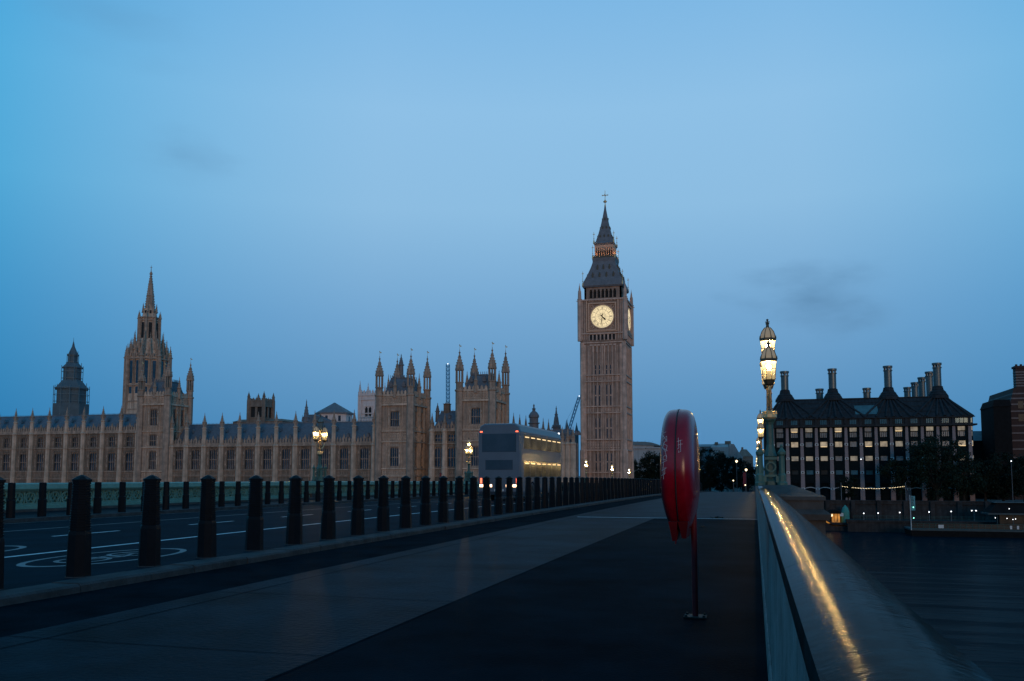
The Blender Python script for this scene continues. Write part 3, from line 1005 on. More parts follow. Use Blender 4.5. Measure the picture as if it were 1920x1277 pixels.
for s in (bx0 + .20, bx1 - .20):
    o = MB().box(-.36, .36, -.07, .07, 0, .06).build('tail_light', M['brakebulb'], bus, world=False)
    o.rotation_euler = (R(90), 0, 0)
    o.location = (s + (.28 if s < cxm else -.28) - bus.location.x, by0 + .02 - bus.location.y, .86)
    MB().box(s - .05, s + .05, by0 - .025, by0 + .03, bz + 1.0, bz + 1.28).build('brake_light', M['redbulb'], bus)
    MB().box(s - .07, s + .07, by0 - .02, by0 + .05, bz + 3.86, bz + 3.93).build('marker_light', M['redbulb'], bus)
mb = MB()
mb.box(bx1 - .2, bx1 - .12, by1 - .4, by1 - .3, bz + 4.2, bz + 4.3)
mb.build('roof_marker_light', M['coolbulb'], bus)
for yy in (by0 + 2.6, by0 + 8.0):
    for s, xs in ((1, bx1 - .14), (-1, bx0 + .14)):
        o = MB().lathe(0, 0, [(.38, -.14), (.47, -.11), (.48, 0), (.47, .11), (.38, .14)], 24).build('wheel', M['rubber'], bus, smooth=True, world=False)
        o.rotation_euler = (0, R(90), 0)
        o.location = (xs - bus.location.x, yy - bus.location.y, .48)
        q = MB().lathe(0, 0, [(.27, -.146), (.27, .146), (.1, .16)], 16).build('rim', M['steel'], o, world=False)
        MB().ring((xs + .146 * s, yy, bz + .48), (0, 1, 0), (0, 0, 1), .50, .60, 16, 0, PI, th=.02 * s).build('wheel_arch', M['busdark'], bus)

# ------------------------------------------------------------------ gothic building kit
class Face:                                         # a wall seen square on: u along it, n out of it
    def __init__(s, o, du, dn):
        s.o, s.du, s.dn = o, du, dn
    def p(s, u, n):
        return (s.o[0] + s.du[0] * u + s.dn[0] * n, s.o[1] + s.du[1] * u + s.dn[1] * n)
    def box(s, mb, u0, u1, n0, n1, z0, z1):
        a, b_ = s.p(u0, n0), s.p(u1, n1)
        return mb.box(a[0], b_[0], a[1], b_[1], z0, z1)
def faces(cx, cy, a, b_=None):                      # four faces of a rectangle of half sizes a, b
    b_ = a if b_ is None else b_
    return [Face((cx, cy - b_), (1, 0), (0, -1)), Face((cx + a, cy), (0, 1), (1, 0)), Face((cx, cy + b_), (-1, 0), (0, 1)), Face((cx - a, cy), (0, -1), (-1, 0))]
def spire(mb, x, y, z0, z1, r, n=8, crockets=True):
    h = z1 - z0
    mb.lathe(x, y, [(r * 1.12, z0), (r * 1.12, z0 + .06 * h), (r * .8, z0 + .10 * h), (r * .62, z0 + .34 * h), (r * .3, z0 + .62 * h), (r * .12, z0 + .84 * h), (r * .24, z0 + .87 * h), (r * .10, z0 + .9 * h), (r * .05, z1)], n, PI / n)
    if crockets:
        for q in (.25, .42, .58):
            rr = r * (.8 - .7 * q)
            for k in range(4):
                a = PI / 4 + PI / 2 * k
                mb.box(x + rr * math.cos(a) - .12 * r, x + rr * math.cos(a) + .12 * r, y + rr * math.sin(a) - .12 * r, y + rr * math.sin(a) + .12 * r, z0 + q * h - .02 * h, z0 + q * h + .02 * h)
def window(parent, fc, u, z0, z1, hw, glass=None, lights=3, stone='stone', rec=.45, nm='window', transom=.45):
    g = MB()
    fc.box(g, u - hw, u + hw, -rec - .06, -rec, z0, z1)
    g = g.build(nm, glass or M['glass'], parent)
    mb = MB()
    for i in range(1, lights):
        uu = u - hw + 2 * hw * i / lights
        fc.box(mb, uu - .055, uu + .055, -rec + .002, -.2, z0, z1)
    h = z1 - z0
    if transom:
        fc.box(mb, u - hw, u + hw, -rec + .004, -.16, z0 + h * transom - .08, z0 + h * transom + .08)
    wl = 2 * hw / lights
    for i in range(lights):                         # pointed heads
        uc = u - hw + wl * (i + .5)
        for s in (-1, 1):
            fc.box(mb, uc + s * wl * .5, uc + s * wl * .30, -rec + .006, -.2, z1 - h * .10, z1)
            fc.box(mb, uc + s * wl * .30, uc + s * wl * .12, -rec + .006, -.2, z1 - h * .05, z1)
    mb.build('tracery', M[stone], g)
    return g
def crenels(mb, fc, u0, u1, z, h=.9, pitch=1.0, th=.35, n0=0.0):
    fc.box(mb, u0, u1, n0 - th, n0, z, z + h * .45)
    k = max(1, int(round((u1 - u0) / pitch)))
    for i in range(k):
        c = u0 + (u1 - u0) * (i + .5) / k
        d = (u1 - u0) / k
        fc.box(mb, c - d * .3, c + d * .3, n0 - th, n0, z + h * .45, z + h)
        fc.box(mb, c - d * .12, c + d * .12, n0 - th * .8, n0 - th * .2, z + h, z + h * 1.25)
def carved(mb, fc, u0, u1, z0, z1, n=.0, pitch=.55):
    k = max(1, int((u1 - u0) / pitch))
    h = z1 - z0
    for i in range(k):
        c = u0 + (u1 - u0) * (i + .5) / k
        d = (u1 - u0) / k
        fc.box(mb, c - d * .38, c + d * .38, n, n + .07, z0 + h * .12, z0 + h * .22)
        fc.box(mb, c - d * .38, c + d * .38, n, n + .07, z1 - h * .22, z1 - h * .12)
        fc.box(mb, c - d * .40, c - d * .26, n, n + .09, z0 + h * .22, z1 - h * .22)
        fc.box(mb, c - d * .10, c + d * .10, n, n + .10, z0 + h * .36, z1 - h * .36)
def pale(u):
    return u

def palace_range(name, label, xs, y0, zcor, rows, strings, zpar, zridge, zpin, deep=14, extra=0.0):
    t_ = thing(name, label, 'palace wing', ((xs[0] + xs[-1]) / 2, y0, GZ))
    fc = Face((0, y0), (1, 0), (0, -1))
    wall, rel = MB(), MB()
    fc.box(wall, xs[0], xs[-1], -deep, -.62, GZ, zcor)
    zs = [GZ] + [z for r_ in rows for z in (r_[0], r_[1])] + [zcor]
    butt = pin = None
    win0 = {}
    for i in range(len(xs) - 1):
        a, b_ = xs[i], xs[i + 1]
        c = (a + b_) / 2
        hwm = max(r_[2] for r_ in rows)
        fc.box(wall, a, c - hwm - .3, -.615, 0, GZ, zcor)
        fc.box(wall, c + hwm + .3, b_, -.615, 0, GZ, zcor)
        for j in range(0, len(zs), 2):
            fc.box(wall, c - hwm - .298, c + hwm + .298, -.612, -.004, zs[j], zs[j + 1])
        for r_ in rows:
            if r_[2] < hwm:
                for s in (-1, 1):
                    fc.box(wall, c + s * r_[2], c + s * (hwm + .297), -.61, -.02, r_[0] - .002, r_[1] + .002)
            else:
                for s in (-1, 1):
                    fc.box(wall, c + s * hwm, c + s * (hwm + .297), -.61, -.02, r_[0] - .002, r_[1] + .002)
        for s in (-1, 1):                           # shafts and blind panels either side of the window
            for off, w_ in ((.16, .12), (.62, .09), (1.02, .12)):
                fc.box(rel, c + s * (hwm + off), c + s * (hwm + off + w_), .001, .16, GZ, zcor)
            for r_ in rows:
                fc.box(rel, c + s * (hwm + .30), c + s * (hwm + .60), .001, .20, r_[0] + (r_[1] - r_[0]) * .18, r_[0] + (r_[1] - r_[0]) * .24)
                fc.box(rel, c + s * (hwm + .36), c + s * (hwm + .54), .001, .22, r_[0] + (r_[1] - r_[0]) * .24, r_[0] + (r_[1] - r_[0]) * .62)
                fc.box(rel, c + s * (hwm + .28), c + s * (hwm + .62), .001, .24, r_[0] + (r_[1] - r_[0]) * .70, r_[0] + (r_[1] - r_[0]) * .82)
        for z0, z1 in strings['carved']:
            carved(rel, fc, c - hwm - 1.2, c + hwm + 1.2, z0, z1, .001)
        for z in strings['plain']:
            fc.box(rel, a, b_, .001, .30, z - .14, z + .14)
        fc.box(rel, a, b_, .001, .42, zcor - .30, zcor - .004)
        # buttress (octagonal half turret) with its pinnacle
    crenels(rel, fc, xs[0], xs[-1], zcor, zpar - zcor, .95, .4, .25)
    for i in range(len(xs) - 1):
        c = (xs[i] + xs[i + 1]) / 2
        for s, q in ((0, 1.0),):                    # small gablet over the middle of each bay
            rel.prism([(c - .55, zpar), (c + .55, zpar), (c + .2, zpar + .75), (c, zpar + 1.35), (c - .2, zpar + .75)], 'y', y0 - .2, y0 + .1)
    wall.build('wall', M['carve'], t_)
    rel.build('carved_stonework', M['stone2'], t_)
    for i in range(len(xs) - 1):
        c = (xs[i] + xs[i + 1]) / 2
        for j, r_ in enumerate(rows):
            if j not in win0:
                win0[j] = window(t_, fc, c, r_[0], r_[1], r_[2], None, r_[3], 'stone2')
                win0[j]['c'] = c
            else:
                o = copy_tree(win0[j], t_, Vector((c - win0[j]['c'], 0, 0)))
    for i, x in enumerate(xs):
        if butt is None:
            mb = MB().lathe(x, y0 - .25, [(.98, GZ), (.98, rows[0][0] - .5), (.86, rows[0][0] - .2), (.84, zcor - .6), (1.0, zcor - .3), (1.0, zcor), (.66, zcor + .25), (.62, zpin - 5.2), (.8, zpin - 5.0), (.8, zpin - 4.8), (.6, zpin - 4.7)], 8, PI / 8)
            for z in strings['plain']:
                mb.lathe(x, y0 - .25, [(1.04, z - .14), (1.04, z + .14)], 8, PI / 8)
            butt = mb.build('buttress', M['stone'], t_)
            butt['x'] = x
            pmb = MB()
            pmb.lathe(x, y0 - .25, [(.52, zpin - 4.7), (.52, zpin - 3.3), (.7, zpin - 3.1)], 8, PI / 8)
            for k in range(4):
                a = PI / 4 + PI / 2 * k
                spire(pmb, x + .62 * math.cos(a), y0 - .25 + .62 * math.sin(a), zpin - 3.9, zpin - 2.2, .16, 4, False)
            spire(pmb, x, y0 - .25, zpin - 3.1, zpin, .58)
            pmb.build('pinnacle', M['stone2'], butt)
        else:
            copy_tree(butt, t_, Vector((x - butt['x'], 0, 0)))
    # slate roof behind the parapet, with cresting and little dormers
    mb = MB()
    yr = y0 + deep / 2
    mb.add([(xs[0], y0 + .6, zcor + .2), (xs[-1], y0 + .6, zcor + .2), (xs[-1], yr, zridge), (xs[0], yr, zridge), (xs[0], y0 + deep, zcor + .2), (xs[-1], y0 + deep, zcor + .2)],
           [(0, 1, 2, 3), (3, 2, 5, 4), (0, 3, 4), (1, 5, 2)])
    n = int(3 + (zridge - zcor) / .45)
    for i in range(1, n):                           # slate courses stand a little proud
        q = i / n
        yy, zz = y0 + .6 + (yr - y0 - .6) * q, zcor + .2 + (zridge - zcor - .2) * q
        mb.box(xs[0], xs[-1], yy - .05, yy + .05, zz - .03, zz + .035)
    mb.build('roof', M['slate'], t_)
    mb = MB()
    x = xs[0]
    mb.box(xs[0], xs[-1], yr - .12, yr + .12, zridge - .05, zridge + .14)
    while x < xs[-1]:
        mb.box(x, x + .12, yr - .04, yr + .04, zridge + .14, zridge + .5)
        x += .5
    mb.build('roof_cresting', M['iron'], t_)
    dm = None
    for i in range(len(xs) - 1):
        c = (xs[i] + xs[i + 1]) / 2
        for q, du in ((.30, 0), (.62, 1.6)):
            yy, zz = y0 + .6 + (yr - y0 - .6) * q, zcor + .2 + (zridge - zcor - .2) * q
            if dm is None or q == .62:
                pass
            if dm is None:
                mb = MB()
                mb.prism([(c - .42, zz - .1), (c + .42, zz - .1), (c + .42, zz + .5), (c, zz + 1.25), (c - .42, zz + .5)], 'y', yy - .35, yy + 1.0)
                dm = mb.build('dormer', M['iron'], t_)
                dm['c'] = (c, yy, zz)
            else:
                d = dm['c']
                put(dm, t_, Vector((c + du - d[0], yy - d[1], zz - d[2])))
    return t_

Y0 = 230.0
def PX(px, Y=Y0):
    return at(px, 850, Y)[0]
XL_ = [-260.0, -253.0, -245.6] + [PX(q) for q in (28, 59, 91, 124, 156, 192, 226, 258)]
palace_range('palace_wing', 'three storey gothic palace range with slate roof, beside the tall spired tower', XL_, Y0, 14.9,
             [(2.7, 8.6, 1.25, 3), (10.4, 13.7, 1.05, 3)], {'plain': [9.85, 2.2, -.1], 'carved': [(.2, 2.0), (9.0, 9.6)]}, 16.6, 21.2, 23.6)
XM = [PX(q) for q in (322, 350, 383, 416, 449, 484, 518, 554, 590, 626, 664, 702)]
palace_range('palace_wing', 'lower gothic palace range with blue slate roof behind the far balustrade lamp', XM, Y0, 10.2,
             [(3.05, 9.4, 1.28, 4)], {'plain': [2.7, .9], 'carved': [(1.1, 2.5)]}, 12.0, 17.3, 20.6)
XN = [PX(q) for q in (808, 832, 858)]
palace_range('palace_wing', 'short gothic palace link with slate roof between the two pavilion towers', XN, Y0 + 1.0, 14.0,
             [(3.6, 9.2, 1.2, 3), (10.9, 12.9, 1.1, 3)], {'plain': [10.2, 3.0, .9], 'carved': [(1.1, 2.6)]}, 15.4, 20.0, 19.2)
XR = [PX(q, 244) for q in (955, 975, 995, 1015, 1035, 1055, 1075)] + [-52.2]
palace_range('palace_wing', 'low palace range behind the bus, ending at the clock tower', XR, 244.0, 10.4,
             [(3.0, 9.2, 1.0, 2)], {'plain': [2.5, .9], 'carved': [(1.1, 2.3)]}, 11.6, 14.6, 15.4, deep=12)

def lantern_turret(parent, x, y, z0, zb, ztop, r, m='stone2', nm='turret'):
    """octagonal corner turret: shaft, open arcaded lantern, crocketed spire, gilded vane"""
    h = ztop - zb
    mb = MB()
    mb.lathe(x, y, [(r, z0), (r, zb), (r * 1.2, zb + .02 * h), (r * 1.2, zb + .05 * h), (r * .92, zb + .06 * h), (r * .92, zb + .20 * h), (r * 1.1, zb + .21 * h), (r * 1.1, zb + .23 * h)], 8, PI / 8)
    for k in range(8):
        a = PI / 8 + PI / 4 * k
        cx, cy = x + r * .86 * math.cos(a), y + r * .86 * math.sin(a)
        mb.lathe(cx, cy, [(r * .17, zb + .23 * h), (r * .15, zb + .50 * h)], 5)
        spire(mb, x + r * 1.02 * math.cos(a), y + r * 1.02 * math.sin(a), zb + .50 * h, zb + .62 * h, r * .13, 4, False)
    mb.lathe(x, y, [(r * .22, zb + .23 * h), (r * .22, zb + .50 * h)], 8)
    mb.lathe(x, y, [(r * 1.12, zb + .50 * h), (r * 1.15, zb + .53 * h), (r * .95, zb + .54 * h), (r * .95, zb + .60 * h), (r * .78, zb + .66 * h), (r * .5, zb + .74 * h), (r * .26, zb + .82 * h)], 8, PI / 8)
    for q in (.62, .68, .74, .80):
        rr = r * (1.0 - (q - .60) / .24 * .8)
        for k in range(8):
            a = PI / 8 + PI / 4 * k
            mb.box(x + rr * math.cos(a) - .1 * r, x + rr * math.cos(a) + .1 * r, y + rr * math.sin(a) - .1 * r, y + rr * math.sin(a) + .1 * r, zb + q * h - .012 * h, zb + q * h + .012 * h)
    mb.lathe(x, y, [(r * .2, zb + .80 * h), (r * .42, zb + .835 * h), (r * .18, zb + .86 * h), (r * .16, zb + .90 * h), (r * .3, zb + .92 * h), (r * .1, zb + .94 * h), (.05, ztop)], 8)
    o = mb.build(nm, M[m], parent)
    v = MB()
    v.lathe(x, y, [(.04, ztop - .1), (.03, ztop + 1.0), (.16, ztop + 1.1), (.16, ztop + 1.25), (.02, ztop + 1.4)], 6)
    v.box(x, x + .55, y - .03, y + .03, ztop + .7, ztop + 1.0)
    v.build('vane', M['gold'], o)
    return o
def pavilion(label, xa, xb, y0, depth, ztop, zpar, zstr, rows, strings, turr, zroof, flip=False):
    xm, ym = (xa + xb) / 2, y0 + depth / 2
    t_ = thing('pavilion_tower', label, 'palace tower', (xm, y0, GZ))
    a, b_ = (xb - xa) / 2, depth / 2
    F = faces(xm, ym, a, b_)
    core, rel = MB(), MB()
    core.box(xa + .62, xb - .62, y0 + .62, y0 + depth - .62, GZ, zpar - .5)
    for fi, fc in enumerate(F):
        hl = a if fi in (0, 2) else b_
        wins = (0,) if fi in (0, 2) else (-hl * .36, hl * .36)
        hw = hl * .27 if fi in (0, 2) else hl * .15
        zs = [GZ] + [z for r_ in rows for z in r_[:2]] + [zpar - .5]
        edges = []
        for u in wins:
            edges += [u - hw, u + hw]
        cuts = [-hl] + edges + [hl]
        for j in range(0, len(cuts), 2):
            fc.box(core, cuts[j], cuts[j + 1], -.615, 0, GZ, zpar - .5)
        for u in wins:
            for j in range(0, len(zs), 2):
                fc.box(core, u - hw, u + hw, -.612, -.004, zs[j], zs[j + 1])
        for u in wins:
            for s in (-1, 1):
                for off, w_ in ((.10, .14), (.55, .10), (1.05, .14)):
                    fc.box(rel, u + s * (hw + off), u + s * (hw + off + w_), .001, .18, GZ, zpar - .5)
                for r_ in rows:
                    fc.box(rel, u + s * (hw + .28), u + s * (hw + .5), .001, .22, r_[0] + .3, r_[0] + (r_[1] - r_[0]) * .6)
                    fc.box(rel, u + s * (hw + .22), u + s * (hw + .56), .001, .26, r_[0] + (r_[1] - r_[0]) * .72, r_[0] + (r_[1] - r_[0]) * .84)
        for z in strings['plain']:
            fc.box(rel, -hl - .2, hl + .2, .001, .32, z - .16, z + .16)
        fc.box(rel, -hl - .4, hl + .4, .001, .55, zstr - .35, zstr + .2)
        carved(rel, fc, -hl, hl, zstr + .25, zpar - .55, .001, .8)
        crenels(rel, fc, -hl, hl, zpar - .5, 1.3, 1.15, .5, .2)
        for z0, z1 in strings['carved']:
            carved(rel, fc, -hl + 1.2, hl - 1.2, z0, z1, .001, .7)
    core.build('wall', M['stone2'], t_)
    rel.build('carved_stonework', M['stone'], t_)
    for fi, fc in enumerate(F[:2]):
        hl = a if fi == 0 else b_
        for u in ((0,) if fi == 0 else (-hl * .36, hl * .36)):
            for r_ in rows:
                window(t_, fc, u, r_[0], r_[1], hl * .27 if fi == 0 else hl * .15, None, 4 if fi == 0 else 2, 'stone2')
    for (sx, sy), zt in zip(((-1, -1), (1, -1), (1, 1), (-1, 1)), turr):
        lantern_turret(t_, xm + sx * a, ym + sy * b_, GZ, zpar - .6, zt, 1.12)
    for (px_, py_, zt, r) in ((xm, y0, zroof + 1.0, .55), (xb, ym - b_ * .0, zroof + 1.8, .6), (xa, ym, zroof + 1.8, .6)):
        mb = MB().lathe(px_, py_, [(r, zpar - 1), (r, zpar + 2.2), (r * 1.25, zpar + 2.4), (r * .9, zpar + 2.5)], 8, PI / 8)
        spire(mb, px_, py_, zpar + 2.5, zt, r)
        mb.build('pinnacle', M['stone2'], t_)
    mb = MB()
    mb.frus((xa + .9, xb - .9, y0 + .9, y0 + depth - .9), zpar - .55, (xa + a * .46, xb - a * .46, y0 + b_ * .46, y0 + depth - b_ * .46), zroof)
    mb.build('roof', M['slate'], t_)
    mb = MB()
    for fc in faces(xm, ym, a * .54, b_ * .54):
        hl = a * .54 if fc is not None else 0
        fc.box(mb, -hl, hl, -.1, .1, zroof, zroof + .25)
        u = -hl
        while u <= hl:
            fc.box(mb, u - .07, u + .07, -.06, .06, zroof + .25, zroof + 1.0)
            u += .62
    mb.build('roof_cresting', M['iron'], t_)
    for u in (-a * .4, a * .4):
        mb = MB().prism([(xm + u - .5, zpar + 2.4), (xm + u + .5, zpar + 2.4), (xm + u + .5, zpar + 3.2), (xm + u, zpar + 4.1), (xm + u - .5, zpar + 3.2)], 'y', y0 + 1.6, y0 + 3.6)
        mb.build('dormer', M['iron'], t_)
    return t_
xa, xb = PX(713), PX(772)
depth = yat(802.7, xb) - Y0
pavilion('gothic pavilion tower with four spired turrets, beside the pale church tower', xa, xb, Y0 - 1.2, depth, 36, 24.6, 21.7,
         [(3.8, 9.4), (15.3, 19.8)], {'plain': [13.9, 10.8, 3.0, .9], 'carved': [(1.1, 2.8), (11.2, 13.5), (14.1, 15.1)]}, (36.2, 36.6, 37.6, 37.2), 29.6)
# slim ventilator spire behind its turrets
vt = thing('ventilator_spire', 'slim dark ventilator spire among the turrets beside the pale church tower', 'spire', (at(752, 700, 243)[0], 243, 29))
x, y = vt.location.x, 243
mb = MB().lathe(x, y, [(1.3, 26), (1.1, 31), (1.35, 31.3), (.8, 32), (.75, 35)], 8)
spire(mb, x, y, 35, 38.6, .9)
mb.build('spire', M['iron'], vt)
xc_, xd_ = PX(863.5), PX(925)
depth2 = yat(950, xd_) - Y0
pavilion('gothic pavilion tower with four spired turrets, directly behind the bus', xc_, xd_, Y0 - 1.2, depth2, 36, 25.4, 22.4,
         [(3.8, 9.4), (15.6, 20.2)], {'plain': [13.9, 10.8, 3.0, .9], 'carved': [(1.1, 2.8), (11.2, 13.5), (14.1, 15.4)]}, (37.1, 37.4, 38.4, 38.0), 29.8)
xe_, xf_ = PX(266), PX(316)
depth3 = yat(357, xf_) - Y0
pavilion('square palace tower with slate roof and turrets, in front of the tall gothic spire', xe_, xf_, Y0 - 1.2, depth3, 36, 26.6, 23.6,
         [(3.0, 8.9), (10.4, 14.0), (16.9, 22.2)], {'plain': [15.0, 9.85, 2.3, -.1], 'carved': [(.3, 2.0), (14.2, 14.8), (15.2, 16.6)]}, (36.0, 38.4, 38.3, 37.0), 31.0)

# ------------------------------------------------------------------ tall octagonal spire behind the palace
CY = 300.0
cx0 = at(277, 700, CY)[0]
def zc(py):
    return at(280, py, CY)[1]
ct = thing('palace_spire', 'tall octagonal gothic tower tapering to a needle spire, highest over the palace', 'spire tower', (cx0, CY, GZ))
mb, rel = MB(), MB()
r1 = 8.9
z1, z2, z3, z4 = zc(672), zc(647), zc(598), zc(580)
mb.lathe(cx0, CY, [(r1 + .6, GZ), (r1 + .4, zc(770)), (r1, zc(735)), (r1 - .4, z1)], 8, PI / 8)
mb.lathe(cx0, CY, [(r1 - 1.0, z1), (6.7, zc(662)), (5.7, zc(653)), (4.7, zc(641)), (4.2, zc(636)), (3.9, z3)], 8, PI / 8)
mb.lathe(cx0, CY, [(3.7, z3), (3.0, z3 + 1), (2.6, z4)], 8, PI / 8)
mb.build('tower_shaft', M['stone'], ct)
wm, wm2 = MB(), MB()
for k in range(8):
    a = PI / 4 * k
    am = a + PI / 8
    d, tn = Vector((math.cos(a), math.sin(a), 0)), Vector((-math.sin(a), math.cos(a), 0))
    fcx = Face((cx0 + d.x * r1 * .93, CY + d.y * r1 * .93), (tn.x, tn.y), (d.x, d.y))
    def fbox(m_, rr, u0, u1, n0, n1, za, zb):
        vs = []
        for z in (za, zb):
            for u, n_ in ((u0, n0), (u1, n0), (u1, n1), (u0, n1)):
                p = Vector((cx0, CY, z)) + d * (rr * math.cos(PI / 8) + n_) + tn * u
                vs.append(tuple(p))
        m_.add(vs, [(0, 3, 2, 1), (4, 5, 6, 7), (0, 1, 5, 4), (1, 2, 6, 5), (2, 3, 7, 6), (3, 0, 4, 7)])
    for u in (-1.5, 1.5):                           # tall paired lights of the lower stage
        fbox(wm, r1, u - .62, u + .62, -.5, .06, zc(752), zc(728))
        fbox(wm, r1, u - .62, u + .62, -.5, .0, zc(722), zc(680))
    for u in (-2.9, -2.45, -.35, .35, 2.45, 2.9):
        fbox(rel, r1, u - .14, u + .14, -.4, .35, zc(770), z1 + .6)
    for z in (zc(770), zc(725), zc(755), zc(676)):
        fbox(rel, r1, -3.5, 3.5, -.4, .45, z - .25, z + .25)
    for i in range(7):
        u = -3 + i
        fbox(rel, r1 - .4, u - .3, u + .3, -.3, .25, z1, z1 + 1.3)
    fbox(wm2, 4.1, -.62, .62, -.4, .10, z2 + 2.0, z3 - 2.0)
    for u in (-1.2, -.78, .78, 1.2):
        fbox(rel, 4.05, u - .10, u + .12, -.4, .3, z2, z3 + .5)
    for z in (z2 + 1.2, z3 - 1.0, z3 + .2):
        fbox(rel, 4.1, -1.65, 1.65, -.4, .3, z - .2, z + .2)
    fbox(wm2, 2.75, -.35, .4, -.3, .12, z3 + 1.2, z4 - .8)
    fbox(wm, 6.2, -.4, .4, -.3, .1, zc(664), zc(652))
    cxk, cyk = cx0 + r1 * math.cos(am), CY + r1 * math.sin(am)
    rel.lathe(cxk, cyk, [(.95, GZ), (.85, zc(740)), (.75, z1)], 6)
    spire(rel, cxk, cyk, z1, zc(648), .9)
    spire(rel, cx0 + 7.3 * math.cos(am), CY + 7.3 * math.sin(am), z1 - .5, zc(637), 1.15)
    spire(rel, cx0 + 7.3 * math.cos(a), CY + 7.3 * math.sin(a), z1 - .5, zc(645), .9)
    spire(rel, cx0 + 5.6 * math.cos(a), CY + 5.6 * math.sin(a), z1 + 2, zc(626), .85)
    spire(rel, cx0 + 5.9 * math.cos(am), CY + 5.9 * math.sin(am), z1 + 3, zc(622), .8)
    rel.lathe(cx0 + 4.4 * math.cos(am), CY + 4.4 * math.sin(am), [(.5, zc(664)), (.4, z3)], 6)
    spire(rel, cx0 + 4.4 * math.cos(am), CY + 4.4 * math.sin(am), z3, zc(584), .6)
    spire(rel, cx0 + 2.8 * math.cos(am), CY + 2.8 * math.sin(am), z4 - 1.5, zc(569), .5)
    rel.tube((cx0 + 7.2 * math.cos(am), CY + 7.2 * math.sin(am), z1 + 2), (cx0 + 4.9 * math.cos(am), CY + 4.9 * math.sin(am), zc(650)), .22)
rel.build('buttress_work', M['stone2'], ct)
wm.build('lower_lights', M['glass'], ct)
wm2.build('lantern_openings', M['black'], ct)
mb = MB()
tip = zc(509)
mb.lathe(cx0, CY, [(2.0, z4), (1.5, zc(556)), (1.7, zc(555)), (1.4, zc(553)), (.95, zc(534)), (1.1, zc(533)), (.82, zc(531)), (.32, tip - 1.6), (.7, tip - 1.2), (.45, tip - .5), (.16, tip), (.05, tip + 2.6)], 8, PI / 8)
for i in range(14):
    zz = z4 + (tip - z4) * i / 15
    rr = 2.0 * (1 - i / 15) + .15
    for k in range(8):
        a = PI / 8 + PI / 4 * k
        mb.box(cx0 + rr * math.cos(a) - .13, cx0 + rr * math.cos(a) + .13, CY + rr * math.sin(a) - .13, CY + rr * math.sin(a) + .13, zz - .15, zz + .2)
mb.box(cx0 - .5, cx0 + .5, CY - .06, CY + .06, tip + 1.6, tip + 1.8)
mb.build('spire', M['stone2'], ct)

# ------------------------------------------------------------------ tower under scaffold sheeting, far behind
VY = 330.0
vx = at(134, 740, VY)[0]
def zv(py):
    return at(134, py, VY)[1]
st = thing('sheeted_tower', 'dark blue tiered tower wrapped in scaffold sheeting, behind the tall palace range', 'tower', (vx, VY, GZ))
mb = MB()
for a_, b_, r0, r1_ in ((850, 758, 8.2, 8.2), (758, 731, 6.7, 6.7), (731, 728, 7.5, 7.5), (728, 714, 7.3, 4.5), (714, 691, 4.1, 4.1), (691, 689, 4.7, 4.7), (689, 681, 4.5, 2.7), (681, 667, 2.1, 2.1), (667, 665, 2.6, 2.6), (665, 652, 2.3, .9), (652, 640, .8, .12)):
    mb.lathe(vx, VY, [(r0, zv(a_) + .001), (r1_, zv(b_))], 8, PI / 8)
mb.lathe(vx, VY, [(.10, zv(640)), (.05, zv(633))], 6)
mb.build('sheeted_core', M['sheet'], st)
mb = MB()
for rr, za, zb, nn in ((7.6, 790, 724, 12), (4.6, 722, 686, 8), (2.5, 692, 664, 8)):
    for k in range(nn):
        a = 2 * PI * k / nn + .13
        mb.tube((vx + rr * math.cos(a), VY + rr * math.sin(a), zv(za)), (vx + rr * math.cos(a), VY + rr * math.sin(a), zv(zb) + (1.2 if k % 3 == 0 else 0)), .13, n=4)
    z = zv(za)
    while z < zv(zb):
        mb.ring((vx, VY, z), (1, 0, 0), (0, 1, 0), rr - .1, rr + .1, nn, .13, 2 * PI + .13, th=.14)
        z += 3.1
mb.build('scaffold', M['pole'], st)

